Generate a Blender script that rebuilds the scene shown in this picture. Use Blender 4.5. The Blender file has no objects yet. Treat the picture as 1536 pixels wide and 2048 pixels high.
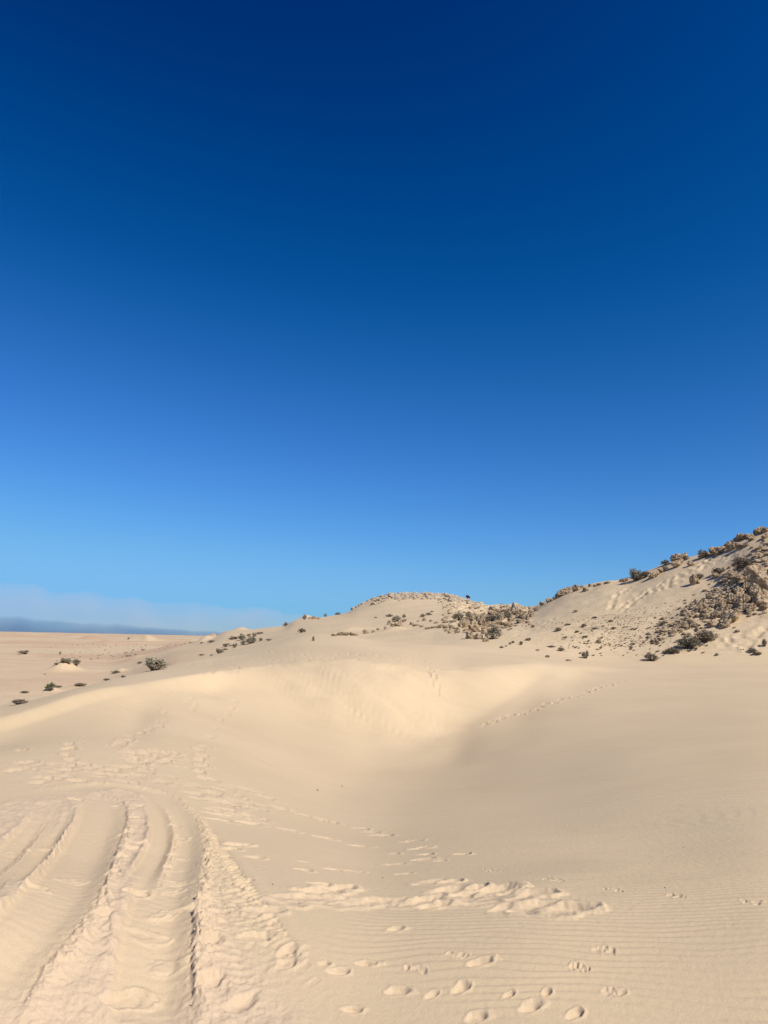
import bpy, bmesh, math, random
import numpy as np
from mathutils import Vector, Matrix, noise as mnoise

rng = np.random.default_rng(7)
random.seed(7)
scn = bpy.context.scene
COL = scn.collection

# ------------------------------------------------------------------ camera
EYE = 1.65
FPX = 1479.0                       # focal length in photo pixels (26 mm equivalent, portrait)
PITCH = math.atan(254 / FPX)
ROLL = math.atan(0.021)
_F = np.array([0, math.cos(PITCH), math.sin(PITCH)])
_U0 = np.array([0, -math.sin(PITCH), math.cos(PITCH)])
_R0 = np.array([1.0, 0, 0])
CR = _R0 * math.cos(ROLL) + _U0 * math.sin(ROLL)
CU = -_R0 * math.sin(ROLL) + _U0 * math.cos(ROLL)

def ray(px, py):
    px = np.asarray(px, float); py = np.asarray(py, float)
    u = (px - 768) / FPX; v = (1024 - py) / FPX
    return _F + u[..., None] * CR + v[..., None] * CU

def azs(px, py):
    d = ray(px, py)
    h = np.hypot(d[..., 0], d[..., 1])
    return np.arctan2(d[..., 0], d[..., 1]), d[..., 2] / h

def make_camera():
    cd = bpy.data.cameras.new("camera")
    cd.sensor_fit = 'VERTICAL'; cd.sensor_height = 36.0
    cd.lens = 36.0 * FPX / 2048
    cd.clip_start = 0.05; cd.clip_end = 90000
    co = bpy.data.objects.new("camera", cd); COL.objects.link(co)
    m = Matrix.Identity(4)
    for i in range(3):
        m[i][0] = CR[i]; m[i][1] = CU[i]; m[i][2] = -_F[i]
    m[2][3] = EYE
    co.matrix_world = m
    scn.camera = co

# ------------------------------------------------------------------ numeric helpers
def _hash(ix, iy, s):
    h = (ix.astype(np.int64) * 374761393 + iy.astype(np.int64) * 668265263 + s * 974711) & 0x7fffffff
    h = ((h ^ (h >> 13)) * 1274126177) & 0x7fffffff
    return (h ^ (h >> 16)) & 0xffff

def perlin(x, y, s=0):
    x0 = np.floor(x); y0 = np.floor(y)
    fx = x - x0; fy = y - y0
    ix = x0.astype(np.int64); iy = y0.astype(np.int64)
    def g(dx, dy):
        a = _hash(ix + dx, iy + dy, s) * (2 * np.pi / 65536)
        return np.cos(a) * (fx - dx) + np.sin(a) * (fy - dy)
    u = fx * fx * fx * (fx * (fx * 6 - 15) + 10); v = fy * fy * fy * (fy * (fy * 6 - 15) + 10)
    a = g(0, 0); b = g(1, 0); c = g(0, 1); d = g(1, 1)
    return 1.45 * ((a * (1 - u) + b * u) * (1 - v) + (c * (1 - u) + d * u) * v)

def fbm(x, y, s=0, o=4, gain=.5):
    t = 0; a = 1.0; f = 1.0
    for i in range(o):
        t = t + a * perlin(x * f + 17.3 * i, y * f - 9.1 * i, s + i); a *= gain; f *= 2.03
    return t

def sstep(a, b, x):
    t = np.clip((x - a) / (b - a), 0, 1)
    return t * t * (3 - 2 * t)

def pchip_slopes(x, y):
    """x, y: (K, ...) ; monotone slopes along axis 0."""
    h = np.diff(x, axis=0); d = np.diff(y, axis=0) / h
    m = np.zeros_like(y)
    w1 = 2 * h[1:] + h[:-1]; w2 = h[1:] + 2 * h[:-1]
    same = d[:-1] * d[1:] > 0
    dd0 = np.where(same, d[:-1], 1); dd1 = np.where(same, d[1:], 1)
    m[1:-1] = np.where(same, (w1 + w2) / (w1 / dd0 + w2 / dd1), 0)
    m[0] = d[0]; m[-1] = d[-1]
    return m

def pchip1(xk, yk, x):
    xk = np.asarray(xk, float); yk = np.asarray(yk, float)
    m = pchip_slopes(xk, yk)
    x = np.clip(x, xk[0], xk[-1])
    i = np.clip(np.searchsorted(xk, x) - 1, 0, len(xk) - 2)
    h = xk[i + 1] - xk[i]; t = (x - xk[i]) / h
    t2 = t * t; t3 = t2 * t
    return (yk[i] * (2 * t3 - 3 * t2 + 1) + m[i] * h * (t3 - 2 * t2 + t) + yk[i + 1] * (3 * t2 - 2 * t3) + m[i + 1] * h * (t3 - t2))

# ------------------------------------------------------------------ the lie of the land
# Surveyed lines of the terrain (bearing and drop read along each line, with the distance in metres).
# every line: (bearing pixel, height pixel, distance)
LINES = [
    # near foreground
    [(0, 1850, 4.0), (300, 1850, 4.15), (600, 1850, 4.25), (760, 1850, 4.35), (900, 1850, 4.3), (1050, 1850, 4.25), (1250, 1850, 4.3), (1536, 1850, 4.38)],
    [(0, 1700, 5.5), (300, 1700, 5.7), (450, 1700, 5.85), (600, 1715, 5.9), (760, 1735, 6.1), (900, 1735, 5.9), (1050, 1715, 6.3), (1250, 1700, 6.6), (1536, 1700, 6.3)],
    [(0, 1600, 7.1), (300, 1600, 7.5), (450, 1605, 8.2), (600, 1640, 8.4), (760, 1650, 9.5), (900, 1640, 9.4), (1050, 1620, 9.6), (1250, 1600, 9.2), (1536, 1600, 8.6)],
    # floor of the hollow, near side
    [(0, 1520, 9.3), (150, 1510, 9.7), (300, 1500, 11.0), (450, 1500, 13.2), (600, 1545, 14.2), (740, 1562, 15.6), (900, 1550, 15.8), (1050, 1500, 17.0), (1250, 1470, 17.5), (1536, 1460, 16.5)],
    # foot of the slip face / valley line
    [(0, 1474, 12.1), (100, 1442, 13.6), (200, 1412, 15.8), (300, 1394, 17.9), (450, 1410, 20.2), (600, 1474, 18.8), (680, 1500, 18.3), (760, 1522, 18.2), (840, 1515, 19.0), (900, 1497, 20.5), (970, 1452, 22.9), (1050, 1398, 27.5), (1120, 1356, 32.5), (1250, 1350, 38.0), (1536, 1352, 38.0)],
    # sand apron under the steep part
    [(0, 1465, 12.4), (100, 1434, 14.0), (200, 1404, 16.2), (300, 1386, 18.2), (450, 1379, 21.9), (600, 1430, 21.4), (680, 1458, 20.8), (760, 1482, 20.6), (840, 1484, 21.2), (900, 1472, 22.2), (970, 1431, 24.5), (1050, 1382, 28.9), (1120, 1347, 33.6), (1250, 1344, 41.0), (1536, 1345, 41.0)],
    # crest of the slip face
    [(0, 1436, 13.0), (68, 1417, 14.0), (176, 1385, 16.3), (300, 1363, 19.2), (350, 1355, 20.5), (450, 1341, 23.0), (512, 1334, 24.4), (617, 1323, 25.2), (727, 1322, 25.3), (800, 1333, 25.6), (843, 1343, 26.3), (900, 1341, 28.2), (970, 1332, 30.2), (1050, 1327, 33.4), (1120, 1330, 37.0), (1250, 1338, 43.0), (1536, 1338, 43.5)],
    # brink, where the dune top turns away
    [(0, 1416, 16.5), (58, 1404, 17.6), (137, 1381, 20.0), (215, 1361, 24.0), (283, 1346, 28.0), (350, 1330, 33.0), (473, 1304, 42.0), (555, 1281, 52.0), (619, 1266, 60.0), (690, 1268, 56.0), (745, 1282, 46.0), (836, 1288, 43.5), (950, 1297, 45.0), (1010, 1304, 46.0), (1120, 1316, 47.0), (1250, 1328, 48.5), (1536, 1330, 49.5)],
    # dip behind it / foot of the rocky slope  (None: height below the eye given instead)
    [(0, -5.9, 40.0, 'z'), (137, -5.8, 48.0, 'z'), (283, -5.2, 60.0, 'z'), (350, -4.3, 64.0, 'z'), (473, -2.1, 68.0, 'z'), (555, -1.2, 72.0, 'z'), (619, -.1, 74.0, 'z'), (690, .1, 70.0, 'z'), (745, -.35, 58.0, 'z'), (836, -.35, 54.0, 'z'), (950, -.1, 54.0, 'z'), (1010, -.1, 54.0, 'z'), (1120, -.35, 53.0, 'z'), (1250, -.25, 54.5, 'z'), (1380, .35, 54.5, 'z'), (1536, .8, 54.5, 'z')],
    # lower flank of the hills
    [(0, -6.0, 75.0, 'z'), (215, -5.9, 92.0, 'z'), (283, -5.0, 96.0, 'z'), (350, 1318, 98.0), (420, 1305, 98.0), (473, 1296, 98.0), (520, 1285, 98.0), (580, 1268, 98.0), (650, 1256, 96.0), (720, 1250, 92.0), (800, 1250, 84.0), (900, 1252, 74.0), (1000, 1262, 64.0), (1050, 1262, 62.0), (1120, 1252, 61.0), (1250, 1240, 60.5), (1380, 1215, 60.5), (1536, 1188, 60.0)],
    # skyline
    [(0, -6.0, 180.0, 'z'), (215, -6.0, 180.0, 'z'), (300, 1302, 186.0), (350, 1291, 184.0), (420, 1276, 180.0), (455, 1262, 178.0), (505, 1259, 170.0), (540, 1255, 165.0), (565, 1253, 160.0), (590, 1242, 155.0), (650, 1234, 152.0), (690, 1227, 152.0), (712, 1217, 153.0), (740, 1206, 156.0), (770, 1197, 158.0), (800, 1194, 160.0), (850, 1195, 162.0), (900, 1199, 164.0), (935, 1211, 164.0), (960, 1216, 150.0), (990, 1219, 128.0), (1020, 1219, 108.0), (1050, 1217, 98.0), (1100, 1198, 90.0), (1140, 1182, 86.0), (1180, 1171, 83.0), (1210, 1165, 81.5), (1250, 1161, 80.0), (1290, 1147, 79.0), (1345, 1126, 78.0), (1380, 1117, 77.0), (1420, 1107, 76.0), (1450, 1095, 75.0), (1480, 1080, 74.0), (1536, 1060, 73.0), (1750, 1000, 70.0)],
    # behind the skyline
    [(0, -6.0, 330.0, 'z'), (350, -6.0, 330.0, 'z'), (455, -3.0, 300.0, 'z'), (590, -2.0, 300.0, 'z'), (700, 0.0, 260.0, 'z'), (850, 3.0, 230.0, 'z'), (1000, 0.0, 210.0, 'z'), (1100, 1.0, 150.0, 'z'), (1250, 3.0, 140.0, 'z'), (1536, 8.0, 140.0, 'z')],
    [(0, -6.0, 900.0, 'z'), (1536, -6.0, 900.0, 'z')],
    [(0, -7.0, 30000.0, 'z'), (1536, -7.0, 30000.0, 'z')],
]

def _line_funcs():
    out = []
    for L in LINES:
        a = []; r = []; z = []
        for p in L:
            if len(p) == 4:
                az, _ = azs(p[0], 1300.0); a.append(float(az)); r.append(p[2]); z.append(p[1])
            else:
                az, sl = azs(p[0], p[1]); a.append(float(az)); r.append(p[2]); z.append(float(sl) * p[2])
        out.append((np.array(a), np.array(r), np.array(z)))
    return out
LF = _line_funcs()

_TA = np.arange(-40, 40, .05) * math.pi / 180
_TR = []; _TZ = []
for _k, (_a, _r, _z) in enumerate(LF):
    _sg = {10: 3, 9: 8, 4: 12, 5: 12, 6: 9, 3: 45, 2: 36, 1: 36}.get(_k, 18)                # smoothing along the bearing, in steps of 0.05 degrees
    _w = np.exp(-.5 * (np.arange(-3 * _sg, 3 * _sg + 1) / _sg) ** 2); _w /= _w.sum()
    for _dst, _v in ((_TR, _r), (_TZ, _z)):
        _t = pchip1(_a, _v, _TA)
        _dst.append(np.convolve(np.pad(_t, 3 * _sg, mode='edge'), _w, 'valid'))

def knots(az):
    """(K, n) distances and heights of the terrain lines at bearings az."""
    n = len(az)
    K = len(LF) + 2
    R = np.zeros((K, n)); Z = np.zeros((K, n))
    R[0] = 0; Z[0] = -EYE; R[1] = 3.0; Z[1] = -EYE - 0.01
    for k in range(len(LF)):
        R[k + 2] = np.interp(az, _TA, _TR[k]); Z[k + 2] = np.interp(az, _TA, _TZ[k])
    return R, Z + EYE

def deg(px, py=1300.0):
    return float(azs(px, py)[0])

# low sand mounds on the plain: bearing pixel, foot pixel, height and width in pixels, distance (None: on the plain), stretch in depth
MOUNDS = [(128, 1342, 18, 46, None, 1.3), (50, 1312, 8, 34, None, 1.5), (185, 1283, 11, 60, None, 1.3), (215, 1287, 8, 50, None, 1.2),
          (145, 1273, 6, 40, None, 1.0), (60, 1268, 5, 90, 900, .6), (298, 1275, 17, 18, 750, 2.0), (285, 1276, 14, 56, 760, 1.0),
          (390, 1278, 13, 44, 650, 1.0), (425, 1282, 15, 26, 520, 1.4), (240, 1347, 7, 22, None, 1.3), (160, 1372, 8, 24, None, 1.2),
          (104, 1382, 6, 26, None, 1.2), (40, 1410, 8, 34, None, 1.2), (265, 1316, 7, 40, None, 1.2), (270, 1330, 6, 40, None, 1.2),
          (-70, 1266, 8, 120, 900, .6), (345, 1303, 8, 40, None, 1.4), (355, 1290, 6, 36, None, 1.6), (410, 1300, 10, 30, 150, 1.5),
          (440, 1284, 8, 30, 260, 1.6), (790, 1256, 8, 50, 77, 1.0), (700, 1266, 7, 60, 84, 1.0), (612, 1243, 8, 26, 152, 2.0), (482, 1262, 6, 26, 172, 2.0)]
_MW = None
def mounds(x, y):
    global _MW
    if _MW is None:
        _MW = []
        for (px, py, h, w, r, st) in MOUNDS:
            a, s = azs(px, py); a = float(a); s = float(s)
            if r is None:
                r = 6.0 / max(-s, .006)
            k = r / FPX
            _MW.append((r * math.sin(a), r * math.cos(a), h * k, w * k * .5, w * k * .5 * st))
    z = np.zeros_like(x)
    for (cx, cy, h, wx, wy) in _MW:
        z = z + h * np.exp(-((x - cx) / wx) ** 2 - ((y - cy) / wy) ** 2)
    return z

def rough_mask(az, r):
    """where the ground is stony: hill crest far away, saddle and right-hand outcrop."""
    back = sstep(122, 140, r) * sstep(deg(690), deg(745), az) * (1 - sstep(deg(960), deg(1010), az))
    sad = sstep(66, 76, r) * sstep(deg(868), deg(930), az) * (1 - sstep(deg(1035), deg(1075), az))
    return np.clip(back + sad, 0, 1)

def outcrop_mask(az, r):
    # a tongue of rock running down the slope on the right
    t = (az - deg(1250)) / (deg(1536) - deg(1250))
    mid = 55.2 + 8.6 * np.clip(t, 0, 1.6) ** 1.25
    return np.exp(-((r - mid) / (0.9 + 1.9 * np.clip(t, 0, 1.5))) ** 2) * sstep(.12, .6, t)

def base_from_knots(az, r, R, Z):
    """heights for a grid: az (n,), r (m,) -> (m, n)."""
    K, n = R.shape
    M = pchip_slopes(R, Z)
    h = np.diff(R, axis=0); d = np.diff(Z, axis=0) / h
    for k in range(2, 8):                         # the hollow: smooth through every line, no flat spots
        M[k] = (h[k - 1] * d[k] + h[k] * d[k - 1]) / (h[k - 1] + h[k])
    H = np.empty((len(r), n))
    rr = r[:, None] * np.ones((1, n))
    idx = np.zeros((len(r), n), int)
    for k in range(1, K - 1):
        idx += (rr > R[k][None, :])
    cols = np.arange(n)[None, :]
    r0 = R[idx, cols]; r1 = R[idx + 1, cols]
    h = r1 - r0; t = np.clip((rr - r0) / h, 0, 1); t2 = t * t; t3 = t2 * t
    H = (Z[idx, cols] * (2 * t3 - 3 * t2 + 1) + M[idx, cols] * h * (t3 - 2 * t2 + t)
         + Z[idx + 1, cols] * (3 * t2 - 2 * t3) + M[idx + 1, cols] * h * (t3 - t2))
    return H

def macro_noise(az, r, x, y):
    far = sstep(150, 600, r)
    z = mounds(x, y)
    z = z + 0.035 * fbm(x * .16, y * .16, 3, 3) * sstep(4, 14, r)
    z = z + (0.16 * fbm(x * .05, y * .05, 5, 4)) * sstep(36, 70, r) * (1 - .6 * far)
    z = z + 1.6 * fbm(x * .006, y * .011, 9, 4) * sstep(150, 420, r)
    # low swells where the far dunes run in lines
    z = z + 2.6 * np.clip(fbm(x * .004, y * .014, 29, 3) - .15, 0, 1) * sstep(180, 420, r)
    hill = sstep(54, 60, r) * (1 - sstep(110, 150, r)) * sstep(deg(985), deg(1040), az)
    z = z + hill * .07 * fbm(x * .30, y * .30, 21, 3)
    rm = rough_mask(az, r)
    z = z + rm * (.55 * np.abs(fbm(x * .3, y * .3, 31, 4)) + .1 * fbm(x * 1.3, y * 1.3, 41, 2))
    om = outcrop_mask(az, r)
    z = z + om * (.25 + .28 * np.abs(fbm(x * .5, y * .5, 33, 4)) )
    return z

def terrain_at(px, py, rmin=3.0, rmax=1500.0):
    """where the line of sight through a bearing meets the ground: (x, y, z), distance."""
    a, s = azs(px, py); a = float(a); s = float(s)
    r = np.geomspace(rmin, rmax, 3500)
    R, Z = knots(np.array([a]))
    h = base_from_knots(np.array([a]), r, R, Z)[:, 0]
    x = r * math.sin(a); y = r * math.cos(a)
    h = h + macro_noise(np.full_like(r, a), r, x, y)
    los = EYE + s * r
    hit = np.nonzero(h >= los)[0]
    if len(hit) == 0:
        # just misses the ground: closest pass
        j = int(np.argmax((h - los) / r))
    else:
        j = int(hit[0])
        if j > 0:
            d0 = los[j - 1] - h[j - 1]; d1 = h[j] - los[j]
            t = d0 / max(d0 + d1, 1e-9); rr = r[j - 1] + t * (r[j] - r[j - 1])
            return Vector((rr * math.sin(a), rr * math.cos(a), float(h[j - 1] + t * (h[j] - h[j - 1])))), rr
    return Vector((x[j], y[j], float(h[j]))), float(r[j])

def ground_z(x, y):
    r = math.hypot(x, y); a = math.atan2(x, y)
    R, Z = knots(np.array([a]))
    h = base_from_knots(np.array([a]), np.array([r]), R, Z)[0, 0]
    return float(h + macro_noise(np.array([a]), np.array([r]), np.array([x]), np.array([y]))[0])
# ------------------------------------------------------------------ prints, tracks and ripples pressed into the sand
GAZ = np.concatenate([np.arange(-180, -34, 3.0), np.arange(-34, 34, .066), np.arange(34, 180.01, 3.0)]) * math.pi / 180
def _rows():
    r = list(np.linspace(0.15, 2.6, 14)); x = 2.6
    while x < 30000:
        if x < 7.5: d = x * x / 1250 * .5
        elif x < 14: d = min(x * x / 1250 * .95, .16)
        elif x < 36: d = .15
        elif x < 48: d = .35
        elif x < 112: d = .26
        elif x < 185: d = .6
        else: d = x * .03
        x += d; r.append(x)
    return np.array(r)
GR = _rows()

def flat_xy(px, py):
    p, _ = terrain_at(px, py, 2.2, 80.0)
    return p.x, p.y

class Near:
    """the part of the grid close to the camera, where marks are pressed in."""
    def __init__(s, H):
        s.c0 = int(np.searchsorted(GAZ, -34.1 * math.pi / 180)); s.c1 = int(np.searchsorted(GAZ, 34.1 * math.pi / 180))
        s.r1 = int(np.searchsorted(GR, 47.0))
        s.a = GAZ[s.c0:s.c1]; s.r = GR[:s.r1]
        s.x = s.r[:, None] * np.sin(s.a)[None, :]; s.y = s.r[:, None] * np.cos(s.a)[None, :]
        s.d = np.zeros_like(s.x)          # height added
        s.dist = np.zeros_like(s.x)       # how far the sand is churned up (0..1)
        s.keep = np.ones_like(s.x)        # where ripples survive
    def window(s, cx, cy, rad):
        r = math.hypot(cx, cy); a = math.atan2(cx, cy); da = rad / max(r, .5)
        i0, i1 = np.searchsorted(s.r, [r - rad, r + rad]); j0, j1 = np.searchsorted(s.a, [a - da, a + da])
        return slice(i0, i1), slice(j0, j1)

def footprint(N, cx, cy, ang, L=.27, W=.12, depth=.03, rim=.45, soft=0.0, seed=0, rough=1.0):
    w = N.window(cx, cy, L * 1.6)
    x = N.x[w] - cx; y = N.y[w] - cy
    if x.size == 0: return
    wob = 1 + .34 * rough * perlin(N.x[w] * 11 + seed, N.y[w] * 11, seed % 97) + .16 * rough * perlin(N.x[w] * 31 + seed, N.y[w] * 31, seed % 89)
    u = (x * math.cos(ang) + y * math.sin(ang)) / (L * .5) * wob
    v = (-x * math.sin(ang) + y * math.cos(ang)) / (W * .5) * wob
    wid = 1 + .18 * u                                  # wider at the ball than at the heel
    q = np.sqrt(u * u + (v / wid) ** 2)
    bowl = -depth * (1 - sstep(.40 + .2 * math.sin(seed), 1.08, q)) * (1 + .35 * u) + depth * .16 * rough * perlin(N.x[w] * 26, N.y[w] * 26 + seed, 5) * (1 - sstep(.9, 1.7, q))
    up = rim * depth * np.exp(-((q - 1.22) / .20) ** 2) * (.75 + .45 * u + .25 * np.sin(3 * np.arctan2(v, u) + seed))
    d = N.d[w] * (1 - .75 * (1 - sstep(.6, 1.1, q))) + bowl
    N.d[w] = d + up * np.exp(-np.clip(d, 0, 1) / (.35 * depth))
    N.keep[w] *= sstep(1.1, 1.5, q)
    N.dist[w] = np.maximum(N.dist[w], .35 * (1 - sstep(1.1, 1.6, q)))

def polyline(pts_px, n=120):
    P = np.array([flat_xy(*p) for p in pts_px])
    s = np.concatenate([[0], np.cumsum(np.hypot(*np.diff(P, axis=0).T))])
    t = np.linspace(0, s[-1], n)
    return np.stack([pchip1(s, P[:, 0], t), pchip1(s, P[:, 1], t)], 1), t

def dist_to(P, t, x, y):
    """signed distance to a path and the length along it."""
    best = np.full(x.shape, 1e9); sd = np.zeros(x.shape); al = np.zeros(x.shape)
    for i in range(len(P) - 1):
        ax, ay = P[i]; bx, by = P[i + 1]; dx, dy = bx - ax, by - ay; L2 = dx * dx + dy * dy + 1e-12
        u = np.clip(((x - ax) * dx + (y - ay) * dy) / L2, 0, 1)
        ex = x - ax - u * dx; ey = y - ay - u * dy; d = ex * ex + ey * ey
        m = d < best
        best = np.where(m, d, best)
        sd = np.where(m, np.sign(dx * (y - ay) - dy * (x - ax)) * np.sqrt(d), sd)
        al = np.where(m, t[i] + u * (t[i + 1] - t[i]), al)
    return sd, al

TRACKS = [  # path in the photo, half width (m), depth (m), kind
    ([(303, 2110), (305, 2048), (310, 1930), (322, 1832), (336, 1775), (360, 1700), (360, 1655), (335, 1612), (298, 1585), (240, 1574), (150, 1580), (40, 1600)], .165, .036, 'smooth'),
    ([(268, 1800), (300, 1735), (321, 1690), (325, 1660), (316, 1628), (293, 1602), (250, 1587), (190, 1588)], .085, .028, 'smooth'),
    ([(-90, 2060), (0, 1920), (60, 1858), (112, 1800), (150, 1748), (178, 1700), (200, 1655), (206, 1625), (196, 1603), (150, 1592), (60, 1606)], .175, .036, 'smooth'),
    ([(-60, 1800), (0, 1732), (39, 1690), (78, 1652), (92, 1626), (84, 1608), (40, 1612)], .10, .032, 'smooth'),
    ([(-40, 1830), (40, 1742), (80, 1703), (109, 1660), (124, 1632), (115, 1612), (70, 1606)], .08, .028, 'smooth'),
    ([(372, 1650), (392, 1690), (418, 1735), (448, 1785), (478, 1832), (505, 1885), (542, 1940), (585, 2000), (635, 2070)], .19, .022, 'tread'),
    ([(400, 1672), (424, 1712), (452, 1758), (484, 1808)], .045, .016, 'tread'),
    ([(205, 1690), (180, 1740), (170, 1790), (176, 1851), (170, 1910), (172, 1970), (150, 2060)], .10, .022, 'tread'),
]

def press_marks(N):
    x, y = N.x, N.y
    k = np.searchsorted(N.r, 10.5)
    sl = (slice(0, k), slice(0, int(np.searchsorted(N.a, 2 * math.pi / 180))))
    xs, ys = x[sl], y[sl]
    # the churned patch that holds the wheel tracks
    edgeP, edgeT = polyline([(705, 2110), (645, 2020), (580, 1925), (520, 1850), (488, 1805), (440, 1745), (405, 1680), (385, 1630), (345, 1580), (270, 1560), (150, 1575), (-40, 1600), (-200, 1610)], 90)
    sd, _ = dist_to(edgeP, edgeT, xs, ys)
    sgn = np.sign(np.median(sd[N.y[sl] < 3.0]))
    inside = sstep(-.02, .35, sd * sgn + .07 * fbm(xs * 2.2, ys * 2.2, 51, 3))
    lump = fbm(xs * 2.6, ys * 2.6, 61, 3) * .006 + fbm(xs * 7, ys * 7, 63, 4, .65) * .0075 + fbm(xs * 30, ys * 30, 67, 2) * .003
    D = inside * (lump + .012)
    tr = np.zeros_like(xs)
    smooth = np.zeros_like(xs)
    for (pts, hw, dep, kind) in sorted(TRACKS, key=lambda t: t[3] == 'smooth'):
        P, T = polyline(pts, 90)
        s, al = dist_to(P, T, xs, ys)
        s = s + .006 * fbm(xs * 3.0, ys * 3.0, 71 + len(pts), 2) + .005 * fbm(xs * 14, ys * 14, 72, 2)
        a = np.abs(s); u = s / hw; dep = dep * (1 - .62 * sstep(5.6, 7.6, np.hypot(xs, ys)))
        end = sstep(0, .9 if hw < .095 else .35, al) * (1 - sstep(T[-1] - 1.4, T[-1], al))
        cover = (1 - sstep(hw * .95, hw * 1.1, a)) * end
        berm = np.exp(-((a - hw * 1.26) / (hw * .22)) ** 2) * end
        if kind == 'tread':
            ph = al / .058 + np.abs(u) * 1.6
            saw = (ph + .35 * perlin(xs * 7, ys * 7, 75)) % 1.0
            lug = np.where(saw < .6, np.sin(np.pi * saw / .6), 0) * cover
            side = sstep(.30, .75, np.abs(u)) * (.35 + .65 * sstep(-.3, .3, perlin(xs * 3.3, ys * 3.3, 78)))
            D = D * (1 - .7 * cover) - .4 * dep * cover + berm * dep * .22
            D = D + .024 * lug * side * (.7 + .8 * perlin(xs * 13, ys * 13, 76)) + .002 * lug * (1 - side) + cover * .008 * fbm(xs * 24, ys * 24, 79, 3)
        else:
            # the outer, right-hand wall is steep, the floor rises gently to the left
            prof = sstep(-1.10, -.28, u) * (1 - .62 * sstep(-.25, .85, u)) * (1 - sstep(.80, 1.10, u)) * end
            D = D * (1 - .95 * cover) - dep * prof + berm * dep * .35 * (1 + .8 * fbm(xs * 9, ys * 9, 73, 2))
            smooth = np.maximum(smooth, cover)
            D = D + cover * .0007 * np.sin(al / .07 * 2 * np.pi + 2.0 * perlin(xs * 2, ys * 2, 77))
        # clods and crumbs along the rim
        D = D + np.exp(-((s + hw * 1.2) / (hw * .3)) ** 2) * end * np.clip(fbm(xs * 30, ys * 30, 74, 3) - .05, 0, 1) * .026
    N.d[sl] += D
    N.dist[sl] = np.maximum(N.dist[sl], inside * (1 - .75 * smooth))
    N.keep[sl] *= 1 - inside
    # ---- footprints: (pixel x, pixel y, heading in degrees from straight ahead, size)
    R = random.Random(5)
    def fp(px, py, head=None, size=1.0, depth=.034, rim=.45, rough=1.0):
        cx, cy = flat_xy(px, py); depth *= .62 * R.uniform(.75, 1.2); rim *= R.uniform(.5, .9)
        if head is None: head = R.uniform(-70, 70)
        footprint(N, cx, cy, math.radians(90 - head), .265 * size, .125 * size, depth, rim, seed=R.randrange(1000), rough=rough)
    for (px, py, h, s) in [(788, 1859, 80, .75), (959, 1925, 75, .85), (1060, 2014, 70, .85), (730, 1928, 80, .7), (676, 1944, 75, .8), (646, 1928, 70, .5), (705, 2020, 85, .75),
                           (791, 1984, 80, .9), (920, 1977, 50, .8), (950, 2036, 70, .9), (862, 1991, 60, .6), (507, 1715, 80, 1.0), (605, 1740, 80, .9), (608, 1724, 80, .7),
                           (664, 1739, 75, .9), (696, 1742, 75, .85), (720, 1744, 75, .5), (790, 1729, 85, 1.0), (807, 1748, 75, .8), (846, 1719, 80, 1.1), (851, 1709, 80, 1.0), (880, 1722, 80, .8), (923, 1709, 80, 1.1),
                           (819, 1683, 75, 1.1), (838, 1697, 70, .9), (761, 1671, 65, 1.1), (740, 1664, 65, .9), (717, 1657, 65, 1.0), (656, 1643, 60, 1.1), (636, 1637, 60, 1.0), (598, 1628, 62, 1.2), (570, 1620, 60, 1.0), (554, 1614, 60, 1.2),
                           (575, 1660, 75, .9), (642, 1675, 75, 1.0), (717, 1692, 75, .9), (788, 1708, 75, .7), (527, 1594, 60, 1.2), (508, 1583, 60, 1.2), (469, 1573, 50, 1.2), (490, 1578, 55, 1.0), (562, 1618, 60, 1.1),
                           (1018, 1990, 60, .45), (1092, 1986, 50, .45), (1150, 2028, 60, .6), (640, 1768, 80, .9), (470, 1690, 60, .8), (455, 1698, 70, .7)]:
        fp(px, py, h, s * (.52 if py > 1840 else .60 if py > 1700 else 1.0), depth=.027 if py > 1720 else .042)
    # people's trails going off over the hollow
    for (px, py) in [(430, 1455), (417, 1473), (408, 1492), (398, 1499), (403, 1511), (398, 1519), (404, 1531), (399, 1543), (407, 1556), (463, 1417), (470, 1403), (440, 1440), (455, 1428)]:
        fp(px, py, R.uniform(-10, 25), 1.25, .05, .5)
    for (px, py) in [(328, 1425), (320, 1443), (315, 1453), (297, 1460), (283, 1466), (257, 1472), (253, 1480), (240, 1488), (227, 1492), (246, 1483), (380, 1397), (390, 1407), (383, 1420), (388, 1413), (372, 1404),
                     (138, 1488), (136, 1497), (135, 1510), (142, 1520), (128, 1532), (45, 1500), (50, 1525), (30, 1540)]:
        fp(px, py, R.uniform(-30, 40), 1.2, .045, .5)
    for i in range(34):
        fp(R.uniform(256, 348), R.uniform(1502, 1526), R.uniform(40, 95), R.uniform(.9, 1.3), .05, .6)
    for i in range(40):
        fp(R.uniform(60, 350), R.uniform(1526, 1566), R.uniform(30, 95), R.uniform(.8, 1.2), .035, .5)
    for i in range(26):
        t = R.random(); fp(385 + 120 * t + R.uniform(-20, 20), 1562 + 60 * t + R.uniform(-14, 40), R.uniform(50, 90), R.uniform(.8, 1.2), .032, .5)
    for i in range(18):
        fp(R.uniform(425, 500), R.uniform(1600, 1640), R.uniform(60, 90), R.uniform(.9, 1.2), .036, .5)
    # line of prints climbing the right bank of the hollow
    for (px, py) in [(1246, 1362), (1232, 1366), (1219, 1369), (1208, 1372), (1197, 1376), (1184, 1381), (1173, 1386), (1160, 1390), (1147, 1394), (1133, 1397), (1120, 1400), (1106, 1405), (1092, 1409), (1079, 1416), (1070, 1420), (1054, 1422), (1038, 1429), (1020, 1432), (1002, 1436), (985, 1443), (968, 1450)]:
        fp(px + R.uniform(-2, 2), py + R.uniform(-1.5, 1.5), 60, 1.5, .085, .7)
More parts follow.
